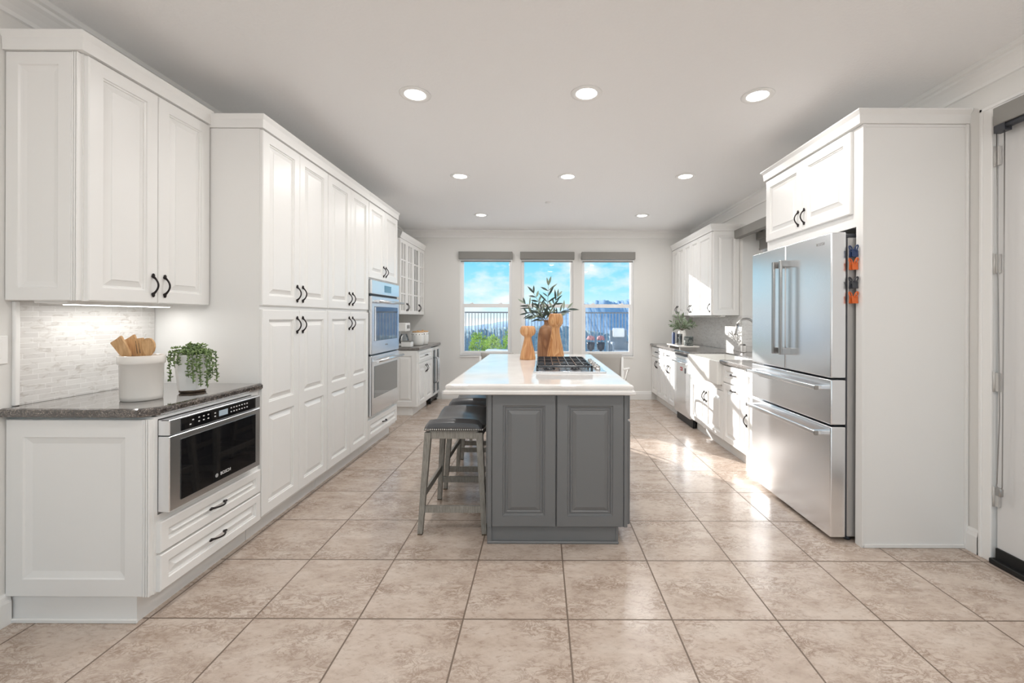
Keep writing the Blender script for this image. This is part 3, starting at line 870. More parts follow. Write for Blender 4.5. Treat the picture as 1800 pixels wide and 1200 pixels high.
# crock with utensils, potted succulent on near left counter
CZ = .928
cx, cy = -1.885, 2.03
r = thing('utensil_crock', 'cream oval ceramic crock holding bamboo utensils', 'crock', (cx, cy, CZ))
m_ = MB(); m_.lathe([(.092, .0), (.097, .003), (.098, .02), (.101, .165), (.108, .17), (.110, .178), (.110, .204), (.105, .209), (.098, .209), (.095, .2), (.092, .03), (0, .03)], (cx, cy, CZ), 40, .80, .78); obj('jar', m_, cream, r)
def utensil_obj(name, label, bx, by, tip, kind):
    b = Vector((cx + bx, cy + by, CZ + .036)); t = Vector((cx + tip[0], cy + tip[1], CZ + tip[2]))
    d = (t - b).normalized(); m_ = MB(); Lt = (t - b).length
    side = Vector((1, -.15, 0)); side = (side - d * side.dot(d)).normalized(); nn = d.cross(side).normalized()
    if kind == 'spoon':
        prof = [(0, .007), (.58, .007), (.68, .011), (.73, .021), (.79, .030), (.86, .034), (.92, .031), (.955, .0255), (.98, .018), (.994, .010), (1.0, .003)]
    else:
        prof = [(0, .007), (.5, .007), (.6, .011), (.68, .023), (.76, .029), (.9, .033), (.985, .036), (1.0, .034)]
    rows = []
    for f, w in prof:
        c = b + d * Lt * f; th = .004
        dish = -.008 * max(0, (f - .66) / .34) * (1 if kind == 'spoon' else .4)
        rows.append([c - side * w - nn * (th - dish), c - nn * th * .9, c + side * w - nn * (th - dish), c + side * w + nn * (th + dish), c + nn * th * .9, c - side * w + nn * (th + dish)])
    m_.grid(rows, True, False, True, True)
    o = obj(name, m_, utensil, None, at=tuple(b)); tag(o, label, 'utensil', 'bamboo utensils in the crock')
    if kind == 'slot':
        m_ = MB()
        for q in (-.008, .008):
            c = b + d * Lt * .84 + side * q - nn * .0043
            m_.grid([[c - side * .002 - d * .03, c + side * .002 - d * .03], [c - side * .002 + d * .03, c + side * .002 + d * .03]])
        obj('slot', m_, stem_m, o)
utensil_obj('bamboo_spatula', 'flat bamboo spatula leaning leftmost in the crock', .052, -.016, (-.090, -.030, .285), 'flat')
utensil_obj('bamboo_turner', 'bamboo turner just behind the leftmost spatula in the crock', .045, .026, (-.082, .024, .29), 'flat')
utensil_obj('slotted_spatula', 'slotted bamboo spatula in the middle of the crock', .015, .002, (-.018, -.004, .287), 'slot')
utensil_obj('bamboo_scraper', 'bamboo scraper behind the slotted spatula in the crock', -.02, .038, (-.042, .040, .28), 'flat')
utensil_obj('bamboo_spoon', 'round bamboo spoon leaning rightmost in the crock', .030, -.030, (.070, -.030, .290), 'spoon')

px_, py_ = -1.815, 2.24
r = thing('potted_succulent', 'trailing green succulent in a white faceted pot beside the crock', 'plant', (px_, py_, CZ))
m_ = MB(); rows = []
for rr_, z in ((.058, .012), (.066, .014), (.084, .19), (.084, .196), (.077, .196), (.074, .16)):
    rows.append([(px_ + rr_ * math.cos(2 * PI * k / 6 + .35), py_ + rr_ * math.sin(2 * PI * k / 6 + .35), CZ + z) for k in range(6)])
m_.grid(rows, True, False, True, True); obj('pot', m_, trim_m, r)
m_ = MB(); m_.lathe([(.05, 0), (.06, .004), (.06, .0135)], (px_, py_, CZ), 6); obj('saucer', m_, stem_m, r)
m_ = MB(); m_.lathe([(.07, .165), (.03, .19), (0, .2)], (px_, py_, CZ), 12); obj('soil', m_, soil, r)
m_ = MB(); ms = MB(); rnd = random.Random(3)
def pearl_string(pts):
    ms.tube(pts, .0016, 5)
    for a, b in zip(pts, pts[1:]):
        a = Vector(a); b = Vector(b); n_ = max(1, int((b - a).length / .0075))
        for k in range(n_):
            c = a.lerp(b, k / n_)
            for q in range(2):
                d = Vector((rnd.uniform(-1, 1), rnd.uniform(-1, 1), rnd.uniform(-.4, 1))).normalized()
                rot = d.to_track_quat('Z', 'Y').to_matrix()
                m_.ell(c + d * .007, .0042, .0034, .0075, 6, 4, rot)
for k in range(30):
    an = rnd.uniform(0, 2 * PI); ra = rnd.uniform(.02, .085); h = rnd.uniform(.215, .262) - ra * .25
    pearl_string([(px_ + .03 * math.cos(an), py_ + .03 * math.sin(an), CZ + .19), (px_ + ra * .6 * math.cos(an), py_ + ra * .6 * math.sin(an), CZ + h), (px_ + ra * 1.1 * math.cos(an), py_ + ra * 1.1 * math.sin(an), CZ + h - .005)])
for an, Ld in ((3.4, .15), (3.7, .05), (-1.7, .07), (-1.5, .06), (-.9, .15), (-.6, .17), (-.3, .18), (.0, .12), (.4, .16), (-.75, .10), (2.8, .06), (-.15, .14), (5.2, .12), (2.2, .07)):
    q = .096; c, s = math.cos(an), math.sin(an)
    pearl_string([(px_ + .06 * c, py_ + .06 * s, CZ + .215), (px_ + q * c, py_ + q * s, CZ + .205), (px_ + (q + .006) * c, py_ + (q + .006) * s, CZ + .205 - Ld * .6), (px_ + (q + .004) * c + .004, py_ + (q + .004) * s, CZ + .205 - Ld)])
obj('foliage', m_, succ_m, r); obj('stem', ms, green_stem, r)

# ------------------------------------------------------------------ island
IX0, IX1, IY0, IY1 = -.306, .505, 2.515, 4.40
r = thing('kitchen_island', 'gray painted kitchen island cabinet with raised panels', 'island', ((IX0 + IX1) / 2, 3.5, 0))
m_ = MB(); m_.box(IX0, IX1, IY0, IY1, .10, .876); obj('body', m_, gray, r)
m_ = MB(); m_.box(IX0 + .0, .455, IY0, IY1, 0, .10); m_.box(IX0 - .002, .458, IY0 - .012, IY0, 0, .014, .003); m_.box(IX0 - .004, IX0 + .022, IY0 - .008, IY0, .0, .10); m_.box(.442, .455, IY0 - .004, IY0, .014, .098); obj('toe_kick', m_, gray, r)
m_ = MB(); m_.box(IX0 - .004, IX0 + .022, IY0 - .02, IY0, .101, .875, .003); obj('corner_post', m_, gray, r)
m_ = MB(); m_.box(IX1 - .02, IX1 + .002, IY0 - .02, IY0, .101, .875, .003); obj('corner_post', m_, gray, r)
IP = [(0, 0), (.003, -.006), (.010, -.007), (.014, -.012), (.017, -.012), (.020, -.007), (.026, -.007), (.03, -.011), (.05, -.003), (.053, -.002)]
for a, b in ((IX0 + .024, .088), (.094, IX1 - .022)):
    m_ = MB(); m_.panel(lambda u, v, n: (u, IY0 - n, v), a, b, .105, .872, .022, .062, prof=IP); obj('end_panel', m_, gray, r)
for k in range(4):
    a = IY0 + .01 + k * .466; b = a + .46
    m_ = MB(); m_.panel(lambda u, v, n: (IX1 + n, u, v), a, b, .725, .87, .02, .04); d = obj('drawer', m_, gray, r); inst('handle', HND, (IX1 + .02, (a + b) / 2, .8), d, ROTH['L'])
    for c0, c1, h in ((a, (a + b) / 2 - .002, (a + b) / 2 - .03), ((a + b) / 2 + .002, b, (a + b) / 2 + .03)):
        m_ = MB(); m_.panel(lambda u, v, n: (IX1 + n, u, v), c0, c1, .108, .712, .022, .05); d = obj('door', m_, gray, r); inst('handle', HND, (IX1 + .022, h, .62), d)
m_ = MB()
for k in range(3):
    a = IY0 + .02 + k * .62
    m_.panel(lambda u, v, n: (IX0 - n, u, v), a, a + .61, .105, .872, .016, .07)
obj('side_panel', m_, gray, r)
m_ = MB(); ZT = .938
m_.slab([(-.55, 2.445), (.535, 2.445), (.535, 4.51), (-.55, 4.51)], [(-.03, .877), (.0, .879), (.006, .884), (.006, .897), (.002, .903), (-.012, .905), (-.012, .908), (-.006, .914), (-.004, .921), (-.006, .930), (-.014, .936), (-.024, ZT)], 1)
tag(obj('island_countertop', m_, quartz, None, at=(0, 3.55, .877)), 'white quartz countertop with stepped edge on the gray island', 'countertop')

# gas cooktop
r = thing('gas_cooktop', 'stainless gas cooktop with black iron grates set in the island top', 'cooktop', (.2, 3.34, ZT))
kx0, kx1, ky0, ky1 = -.05, .455, 2.965, 3.725
m_ = MB(); m_.box(kx0, kx1, ky0, ky1, ZT + .0005, ZT + .010, .004, 2); obj('tray', m_, steel, r)
gx0, gx1 = kx0 + .025, kx0 + .405
for j in range(3):
    a = ky0 + .03 + j * .236; b = a + .226; m_ = MB(); zt = ZT + .048; th = .011
    for (p, q) in (((gx0, a), (gx1, a)), ((gx1, a), (gx1, b)), ((gx1, b), (gx0, b)), ((gx0, b), (gx0, a))):
        x0, x1 = sorted((p[0], q[0])); y0, y1 = sorted((p[1], q[1]))
        m_.box(x0 - th / 2, x1 + th / 2, y0 - th / 2, y1 + th / 2, zt - .014, zt, .002)
    for k in range(1, 7):
        xx = gx0 + (gx1 - gx0) * k / 7
        m_.box(xx - .004, xx + .004, a - .004, b + .004, zt - .006, zt + .005, .002)
    m_.box(gx0, gx1, (a + b) / 2 - .004, (a + b) / 2 + .004, zt - .010, zt + .003, .002)
    for (xx, yy) in ((gx0, a), (gx1, a), (gx1, b), (gx0, b)):
        m_.box(xx - .008, xx + .008, yy - .008, yy + .008, ZT + .0102, zt - .014)
    obj('grate', m_, iron, r)
for (xx, yy, s) in ((.06, 3.11, 1), (.25, 3.11, .8), (.15, 3.345, 1.25), (.06, 3.58, .9), (.25, 3.58, 1)):
    m_ = MB(); m_.lathe([(.045 * s, .010), (.045 * s, .016), (.034 * s, .018), (.034 * s, .026), (.028 * s, .029), (0, .029)], (xx, yy, ZT), 20); obj('burner', m_, iron_edge, r)
for k in range(5):
    m_ = MB(); yy = 3.09 + k * .125; m_.lathe([(.021, .0102), (.021, .014), (.018, .015), (.016, .036), (.013, .039), (0, .039)], (.41, yy, ZT), 18); m_.box(.408, .412, yy - .014, yy + .014, ZT + .0392, ZT + .042); obj('knob', m_, steel_dark, r)

# wooden candle holders and the bottle vase with an olive branch
def candle_holder(x, y, h, rb, rtop, m, label):
    o = MB(); s = h
    o.lathe([(rb * .96, 0), (rb, .004), (rb * .97, s * .08), (rb * .83, s * .25), (rb * .62, s * .44), (rb * .48, s * .58), (rb * .445, s * .655), (rb * .47, s * .68), (rtop * .58, s * .697), (rtop * .74, s * .722), (rtop * .89, s * .76), (rtop * .975, s * .80), (rtop, s * .845), (rtop * .985, s * .89), (rtop * .93, s * .935), (rtop * .85, s * .97), (rtop * .77, s * .993), (rtop * .7, s), (rtop * .55, s * .985), (rtop * .35, s * .9), (0, s * .9)], (x, y, ZT), 40)
    tag(obj('candle_holder', o, m, None, at=(x, y, ZT)), label, 'candle holder', 'turned wooden candle holders on the island')
candle_holder(-.12, 3.93, .305, .073, .072, wood_c, 'short turned wooden candle holder left of the vase on the island')
candle_holder(.135, 3.97, .42, .082, .069, wood_a, 'tall turned wooden candle holder right of the vase on the island')
vx, vy = .06, 4.20
r = thing('wooden_vase', 'brown wooden bottle vase with an olive branch on the island', 'vase', (vx, vy, ZT))
m_ = MB(); m_.lathe([(.092, 0), (.096, .004), (.095, .12), (.088, .22), (.078, .27), (.058, .297), (.036, .31), (.027, .32), (.026, .345), (.03, .352), (.03, .36), (.022, .36), (.02, .31), (0, .31)], (vx, vy, ZT), 36); obj('bottle', m_, wood_b, r)
def branch(root, x, y, z, ends, rnd, Lf, wf, mA, mB, nl=9, fan=.6):
    st, la, lb = MB(), MB(), MB()
    for ex, ey, ez in ends:
        a = Vector((x, y, z)); e = Vector((ex, ey, ez)); mid = a.lerp(e, .45) + Vector((0, 0, .05)); pts = []
        for k in range(9):
            f = k / 8; pts.append(a * (1 - f) ** 2 + mid * 2 * f * (1 - f) + e * f * f)
        st.tube(pts, [.0035 - .0022 * k / 8 for k in range(9)], 6)
        for k in range(nl):
            f = .22 + .78 * k / (nl - 1); i = min(7, int(f * 8)); c = pts[i].lerp(pts[i + 1], f * 8 - i); tan = (pts[i + 1] - pts[i]).normalized()
            for s in (-1, 1):
                sd = tan.cross(Vector((rnd.uniform(-.4, .4), -1, rnd.uniform(-.3, .3)))).normalized() * s
                d = (tan * rnd.uniform(.35, 1.0) + sd * rnd.uniform(.4, 1) * (1 if f < .97 else .3) + Vector((0, rnd.uniform(-fan, fan), rnd.uniform(-.1, .35)))).normalized()
                (la if rnd.random() < .62 else lb).leaf(c, d, Vector((rnd.uniform(-.6, .6), -1, rnd.uniform(-.2, .8))).normalized(), Lf * rnd.uniform(.75, 1.2), wf * rnd.uniform(.8, 1.15), rnd.uniform(-.2, .35))
    obj('stem', st, stem_m, root); obj('foliage', la, mA, root); obj('pale_foliage', lb, mB, root, label='pale sage leaves')
branch(r, vx, vy, ZT + .315, [(-.15, 4.16, 1.45), (-.07, 4.2, 1.555), (.07, 4.18, 1.63), (.16, 4.22, 1.52), (.25, 4.17, 1.40), (-.13, 4.2, 1.36), (-.01, 4.23, 1.40)], random.Random(5), .105, .021, leaf_dark, leaf_pale, 6, .6)

# bar stools
def make_stool():
    r = thing('bar_stool', 'x', 'stool', (0, 0, 0), 'bar stools along the island')
    hw, hl = .175, .235                     # half width (x), half length (y) of the seat
    m_ = MB(); rows = []; ny, nx = 18, 14
    def topz(u, v):
        a = abs(v); sag = .045 * (a ** 2.2) - .004
        e = max(abs(u), 0); edge = max(0, 1 - (1 - e) / .22) if e > .78 else 0; edge2 = max(0, 1 - (1 - a) / .16) if a > .84 else 0
        return .655 + sag - .03 * (edge ** 2.4) - .034 * (edge2 ** 2.2) + .012 * (1 - e * e) + .004 * math.sin(9 * v + 3 * u) * (1 - a) * (1 - e)
    for j in range(ny + 1):
        v = -1 + 2 * j / ny
        rows.append([(u * hw, v * hl, topz(u, v)) for u in [-1 + 2 * i / nx for i in range(nx + 1)]])
    m_.grid(rows, False, True)
    # skirt down to the rail
    rim = [(-hw + 2 * hw * i / nx, -hl, topz(-1 + 2 * i / nx, -1)) for i in range(nx + 1)] + [(hw, -hl + 2 * hl * j / ny, topz(1, -1 + 2 * j / ny)) for j in range(1, ny + 1)] + [(hw - 2 * hw * i / nx, hl, topz(1 - 2 * i / nx, 1)) for i in range(1, nx + 1)] + [(-hw, hl - 2 * hl * j / ny, topz(-1, 1 - 2 * j / ny)) for j in range(1, ny)]
    bot = [(x * 1.015, y * 1.01, .606 + (.02 * (abs(y) / hl) ** 2.2 - .0)) for x, y, z in rim]
    m_.grid([rim, [((a[0] * 1.03), a[1] * 1.02, (a[2] + b[2]) / 2) for a, b in zip(rim, bot)], bot], True, True, False, True)
    seat = obj('seat', m_, leather, r, local=True)
    m_ = MB(); n_ = len(bot)
    for i in range(n_):
        for f in (0, .5):
            a, b = Vector(bot[i]), Vector(bot[(i + 1) % n_]); c = a.lerp(b, f)
            m_.ell((c.x * 1.006, c.y * 1.006, c.z + .007), .005, .005, .005, 6, 4)
    obj('nailhead_trim', m_, nail_m, seat, local=True)
    # rails (curved aprons)
    m_ = MB()
    for s in (-1, 1):
        m_.box(-.15, .15, s * .212 - .011, s * .212 + .011, .572, .623, .002)
        m_.box(s * .158 - .01, s * .158 + .01, -.20, .20, .562, .605, .002)
    obj('apron', m_, frame_wood, r, local=True)
    def legpts(sx, sy):
        return Vector((sx * .158, sy * .212, .612)), Vector((sx * .195, sy * .25, .0))
    for sx in (-1, 1):
        for sy in (-1, 1):
            t_, b_ = legpts(sx, sy); m_ = MB()
            rw = []
            for c, q in ((b_ + Vector((0, 0, .008)), .0145), (t_, .020)):
                rw.append([(c.x + a * q, c.y + b * q, c.z) for a, b in ((-1, -1), (1, -1), (1, 1), (-1, 1))])
            m_.grid(rw, True, False, True, True); lg = obj('leg', m_, frame_wood, r, local=True)
            m_ = MB(); m_.box(b_.x - .014, b_.x + .014, b_.y - .014, b_.y + .014, 0, .0085); obj('foot_glide', m_, stem_m, lg, local=True)
    def at(sx, sy, z):
        t_, b_ = legpts(sx, sy); return b_.lerp(t_, z / .612)
    for (s0, s1, z) in (((-1, -1), (1, -1), .15), ((-1, 1), (1, 1), .15), ((-1, -1), (-1, 1), .235), ((1, -1), (1, 1), .235)):
        a, b = at(*s0, z), at(*s1, z); m_ = MB(); w, h = .009, .02
        d = (b - a).normalized(); sd = Vector((-d.y, d.x, 0))
        m_.grid([[p + sd * i * w + Vector((0, 0, j * h)) for i, j in ((-1, -1), (1, -1), (1, 1), (-1, 1))] for p in (a, b)], True, False, True, True); obj('stretcher', m_, frame_wood, r, local=True)
    return r
st0 = make_stool()
for i, y in enumerate((2.865, 3.555, 4.24)):
    o = st0 if i == 0 else copy_tree(st0)
    o.location = (-.535, y, 0)
    o['label'] = ('gray leather saddle bar stool nearest the camera beside the island', 'gray leather saddle bar stool second from the camera, middle of three', 'gray leather bar stool farthest from the camera, mostly behind the other two')[i]

# ------------------------------------------------------------------ dining chairs beyond the island
def make_chair():
    r = thing('dining_chair', 'x', 'chair', (0, 0, 0), 'dining chairs by the back windows')
    m_ = MB(); m_.box(-.23, .23, -.22, .24, .42, .48, .02, 3); obj('seat', m_, linen, r, local=True)
    m_ = MB(); rows = []
    for j in range(7):
        z = .52 + .345 * j / 6; row = []
        for k in range(15):
            an = (k - 7) / 7 * .95; R_ = .26
            row.append((R_ * math.sin(an) * 1.0, -.02 - R_ * math.cos(an) * .95 - .04 * j / 6, z))
        for k in range(14, -1, -1):
            an = (k - 7) / 7 * .95; R_ = .225
            row.append((R_ * math.sin(an) * 1.0, -.02 - R_ * math.cos(an) * .95 - .04 * j / 6, z))
        rows.append(row)
    m_.grid(rows, True, True, True, True); obj('backrest', m_, linen, r, local=True)
    for s in (-1, 1):
        m_ = MB(); m_.tube([(s * .225, -.22, .67), (s * .275, -.08, .665), (s * .285, .06, .655), (s * .275, .16, .63), (s * .255, .19, .55), (s * .235, .2, .47)], .014, 8); obj('armrest', m_, trim_m, r, local=True)
        m_ = MB(); m_.tube([(s * .21, .2, .45), (s * .225, .22, 0)], [.02, .014], 8); obj('leg', m_, trim_m, r, local=True)
        m_ = MB(); m_.tube([(s * .215, -.21, .82), (s * .215, -.2, .45), (s * .225, -.25, 0)], [.014, .02, .014], 8); obj('leg', m_, trim_m, r, local=True)
    return r
c0 = make_chair(); c0.location = (-.56, 5.72, 0); c0['label'] = 'beige upholstered dining chair left behind the island, below left window'
c1 = copy_tree(c0); c1.location = (.87, 5.68, 0); c1.rotation_euler = (0, 0, -.25); c1['label'] = 'beige upholstered dining chair with white arm right behind the cooktop'

# ------------------------------------------------------------------ refrigerator enclosure
BX = 1.852
r = thing('fridge_cabinet', 'tall white cabinet surrounding the refrigerator with two upper doors', 'cabinet', (2.15, 3.0, 0))
m_ = MB(); m_.box(BX, XR - .003, 2.478, 2.526, 0, 2.44); obj('side_panel', m_, white, r)
m_ = MB(); m_.box(BX - .002, BX + .012, 2.47, 2.479, .016, 2.44); m_.box(BX + .012, XR - .017, 2.47, 2.479, .001, .022, .002)
m_.box(XR - .018, XR - .003, 2.464, 2.479, 0, 2.44, .002); m_.box(BX + .012, XR - .018, 2.474, 2.479, 2.425, 2.44); obj('panel_trim', m_, white, r)
m_ = MB(); m_.box(BX + .02, XR - .003, 3.497, 3.517, 0, 2.44); m_.box(BX, XR - .003, 2.526, 3.517, 1.93, 2.44); m_.box(BX, BX + .02, 2.526, 3.517, 1.86, 1.93); obj('body', m_, white, r)
front(r, 'R', BX, 2.55, 3.022, 1.94, 2.43, 'door', 2.99, 2.03)
front(r, 'R', BX, 3.027, 3.505, 1.94, 2.43, 'door', 3.06, 2.03)
FR = lambda z: [(-.02, z), (.006, z), (.010, z + .05), (.026, z + .07), (.026, z + .078), (-.02, z + .078)]
cab_crown(r, [(XR - .004, 2.468), (BX - .022, 2.468), (BX - .022, 3.52), (XR - .004, 3.52)], 2.441, FR, -1)

RXF = 1.716
r = thing('refrigerator', 'stainless french-door refrigerator with two bottom drawers', 'refrigerator', (2.1, 3.0, 0))
f0, f1 = 2.54, 3.492; fm = (f0 + f1) / 2
m_ = MB(); m_.box(1.815, 2.42, f0, f1, .03, 1.80, .004); obj('body', m_, steel_side, r)
m_ = MB()
for (xx, yy) in ((1.84, f0 + .04), (1.84, f1 - .04), (2.35, f0 + .04), (2.35, f1 - .04)):
    m_.lathe([(.018, 0), (.02, .01), (.012, .031)], (xx, yy, 0), 10)
obj('foot', m_, darkgray, r)
def fdoor(name, y0, y1, z0, z1):
    m_ = MB(); m_.box(RXF, 1.806, y0, y1, z0, z1, .007, 3); return obj(name, m_, steel, r)
dl = fdoor('door', f0, fm - .003, .968, 1.832); dr_ = fdoor('door', fm + .003, f1, .968, 1.832)
q1 = fdoor('drawer', f0, f1, .69, .957); q2 = fdoor('drawer', f0, f1, .025, .679)
m_ = MB(); m_.box(1.81, 1.90, f0 + .01, f0 + .1, 1.801, 1.825, .004); m_.box(1.81, 1.90, f1 - .1, f1 - .01, 1.801, 1.825, .004); m_.box(1.8065, 1.8145, f0 + .006, f1 - .006, .03, 1.80); obj('hinge_cover', m_, darkgray, r)
for d, y in ((dl, fm - .045), (dr_, fm + .045)):
    m_ = MB(); m_.box(1.648, 1.663, y - .014, y + .014, 1.07, 1.72, .004, 2)
    m_.box(1.66, RXF + .003, y - .013, y + .013, 1.07, 1.115, .003); m_.box(1.66, RXF + .003, y - .013, y + .013, 1.675, 1.72, .003); obj('handle', m_, steel_dark, d)
for d, z in ((q1, .905), (q2, .632)):
    m_ = MB(); m_.box(1.648, 1.668, f0 + .05, f1 - .05, z - .012, z + .012, .004, 2)
    for yy in (f0 + .07, f1 - .07): m_.box(1.665, RXF + .003, yy - .02, yy + .02, z - .011, z + .011, .003)
    hb = obj('handle', m_, steel, d)
    m_ = MB()
    for yy in (f0 + .045, f1 - .045): m_.box(1.646, 1.67, yy - .006, yy + .006, z - .0135, z + .0135, .003)
    obj('end_cap', m_, steel_dark, hb)

MRr = Matrix(((0, 0, -1, 0), (-1, 0, 0, 0), (0, 1, 0, 0), (0, 0, 0, 1)))
text_part('logo', 'BOSCH', .024, steel_dark, dl, Matrix.Translation((RXF - .0006, 2.64, 1.775)) @ MRr)
# bag clips on the side of the refrigerator
def bag_clip(z, m, label):
    r = thing('bag_clip', label, 'clip', (1.828, 2.523, z), 'magnetic bag clips on the refrigerator side')
    for s, tilt in ((1, -.10), (-1, .12)):
        m_ = MB(); rows = []; oy = -.006 - .005 * s
        for f, w in ((-.034, .013), (-.030, .0165), (-.012, .0155), (.004, .0175), (.010, .0155)):
            rows.append([(w * k + .004 * s, -f * tilt + oy, f) for k in (-1, 1)] + [(w * k + .004 * s, -f * tilt + oy - .006, f) for k in (1, -1)])
        m_.grid(rows, True, False, True, True)
        pts = []
        for k in range(17):
            an = 2 * PI * k / 16
            pts.append((s * .0085 + .0075 * math.cos(an) + .003 * s * math.sin(an), oy - .003 - .002 * s - (.018 + .016 * math.sin(an)) * .25 * s, .018 + .0155 * math.sin(an)))
        m_.tube(pts, .004, 8, caps=False)
        obj('jaw', m_, m, r, local=True)
    m_ = MB(); m_.tube([(-.013, -.009, .0), (.013, -.009, .0)], .0045, 8); obj('spring', m_, steel_dark, r, local=True)
bag_clip(1.715, navy, 'navy bag clip, topmost of four on the refrigerator side')
bag_clip(1.64, orange, 'orange bag clip directly below the navy one on refrigerator')
bag_clip(1.53, darkgray, 'dark gray bag clip third down on the refrigerator side')
bag_clip(1.443, orange, 'orange bag clip lowest on the refrigerator side')

# ------------------------------------------------------------------ right base run
RX_ = 1.812                                                    # carcass face; fronts project to 1.79
TX = 1.868
def rcab(y0, y1, label, z1=.872):
    r = thing('base_cabinet', label, 'cabinet', (2.13, (y0 + y1) / 2, 0))
    m_ = MB(); m_.box(RX_, XR - .003, y0, y1 - .001, .115, z1); obj('body', m_, white, r)
    m_ = MB(); m_.box(TX, XR - .003, y0, y1 - .001, 0, .115); obj('toe_kick', m_, white, r)
    return r
def pair(r, y0, y1, z0, z1, hz):
    ym = (y0 + y1) / 2
    front(r, 'R', RX_, y0 + .004, ym - .002, z0, z1, 'door', ym - .032, hz, stile=.055)
    front(r, 'R', RX_, ym + .002, y1 - .004, z0, z1, 'door', ym + .032, hz, stile=.055)
r = rcab(6.335, 6.945, 'white base cabinet in the far right corner against the back wall'); front(r, 'R', RX_, 6.34, 6.94, .715, .862, 'drawer', 6.64, .79, .04, horiz=True); pair(r, 6.335, 6.945, .125, .703, .6)
r = rcab(5.745, 6.333, 'white base cabinet immediately beyond the dishwasher'); front(r, 'R', RX_, 5.75, 6.328, .715, .862, 'drawer', 6.04, .79, .04, horiz=True); pair(r, 5.745, 6.333, .125, .703, .6)
r = rcab(4.225, 5.125, 'white two-door sink base cabinet under the farmhouse sink', .655); pair(r, 4.225, 5.125, .125, .60, .47)
m_ = MB(); m_.box(RX_ - .02, RX_, 4.229, 5.121, .606, .655, .002); m_.box(RX_ - .02, XR - .003, 4.2255, 4.243, .656, .872); m_.box(RX_ - .02, XR - .003, 5.105, 5.1235, .656, .872); obj('sink_rail', m_, white, r)
r = rcab(3.775, 4.223, 'white base cabinet with trash pull-out between sink and refrigerator'); front(r, 'R', RX_, 3.78, 4.219, .70, .862, 'drawer', 4.0, .785, .045, horiz=True); front(r, 'R', RX_, 3.78, 4.219, .125, .69, 'door', 4.0, .64, .055, horiz=True)
r = rcab(3.522, 3.773, 'narrow white pull-out base cabinet beside the refrigerator'); front(r, 'R', RX_, 3.527, 3.769, .70, .862, 'drawer', None, None, .045); front(r, 'R', RX_, 3.527, 3.769, .125, .69, 'door', 3.735, .43, .05)
# dishwasher
r = thing('dishwasher', 'stainless dishwasher with black toe grille between right base cabinets', 'dishwasher', (2.1, 5.435, 0))
m_ = MB(); m_.box(RX_ + .002, 2.40, 5.13, 5.74, .10, .868); obj('body', m_, steel_side, r)
m_ = MB(); m_.box(RX_ - .028, RX_ + .001, 5.133, 5.738, .105, .80, .004); dd = obj('door', m_, steel, r)
m_ = MB(); m_.tube([(RX_ - .065, 5.16, .765), (RX_ - .065, 5.71, .765)], .011, 10)
for y in (5.19, 5.68): m_.box(RX_ - .065, RX_ - .027, y - .01, y + .01, .757, .773)
obj('handle', m_, steel, dd)
m_ = MB(); m_.box(RX_ - .028, RX_ + .001, 5.133, 5.738, .803, .842, .003); cfd = obj('control_fascia', m_, steel, r)
m_ = MB(); m_.box(RX_ - .02, RX_ + .001, 5.14, 5.73, .844, .866); obj('control_strip', m_, black_glass, cfd)
m_ = MB(); m_.box(RX_ + .01, RX_ + .04, 5.135, 5.735, .0, .10); obj('toe_grille', m_, black, r)
m_ = MB(); m_.box(RX_ - .0325, RX_ - .0285, 5.42, 5.49, .655, .70, .001); o = tag(obj('magnet', m_, red_m, None, at=(RX_ - .03, 5.45, .68)), 'red rectangular status magnet on the dishwasher door', 'magnet')
m_ = MB(); m_.box(RX_ - .033, RX_ - .0325, 5.435, 5.475, .667, .688); obj('print', m_, print_w, o)
m_ = MB(); m_.box(RX_ - .034, RX_ - .0285, 5.295, 5.315, .635, .70, .002); tag(obj('magnet', m_, darkgray, None, at=(RX_ - .03, 5.305, .67)), 'narrow dark magnet right of the red one on dishwasher', 'magnet')

# farmhouse sink
r = thing('farmhouse_sink', 'white apron-front farmhouse sink set into the right counter', 'sink', (2.0, 4.67, .66))
m_ = MB(); sx0, sx1, sy0, sy1, sz0, sz1 = 1.742, 2.20, 4.246, 5.102, .662, .897; th = .022
m_.box(sx0, sx0 + th + .004, sy0, sy1, sz0, sz1, .008, 3); m_.box(sx1 - th, sx1, sy0, sy1, sz0, sz1, .004); m_.box(sx0 + th, sx1 - th, sy0, sy0 + th, sz0, sz1, .004); m_.box(sx0 + th, sx1 - th, sy1 - th, sy1, sz0, sz1, .004); m_.box(sx0 + .004, sx1, sy0 + .004, sy1 - .004, sz0, sz0 + th); obj('basin', m_, ceramic, r)
m_ = MB(); m_.lathe([(.045, 0), (.042, .004), (.02, .004), (.018, .001), (0, .001)], (1.98, 4.67, sz0 + th + .0005), 20); obj('drain', m_, chrome, r)
# right countertop: one piece around the sink, its run into the window recess split off
m_ = MB(); ce = [(-.006, .874), (0, .880), (.003, .886), (.003, .902), (0, .908), (-.006, .911)]
yb0, yb1 = 4.226, 5.122
poly = [(1.768, 3.525), (1.768, yb0 + .015), (2.204, yb0 + .015), (2.204, yb1 - .015), (1.768, yb1 - .015), (1.768, 6.946), (XR - .003, 6.946), (XR - .003, 3.525)]
m_.slab(poly, ce, -1)
tag(obj('countertop', m_, granite_l, None, at=(2.1, 5.2, .874)), 'gray granite countertop along the right wall around the sink', 'countertop')
m_ = MB(); m_.box(XR - .0025, RX - .002, RY0 + .002, RY1 - .002, .875, .911); struct('countertop_recess', m_, granite_l)  # worktop continued into the window recess as its own slab
m_ = MB(); m_.box(XR - .009, XR - .0005, RY1 + .0005, 6.948, .912, 1.352); struct('wall_right_backsplash', m_, mosaic_y)
m_ = MB(); m_.box(XR - .009, RX - .001, RY1 - .009, RY1 - .0005, .912, 1.352); struct('wall_right_backsplash_return', m_, mosaic_x)
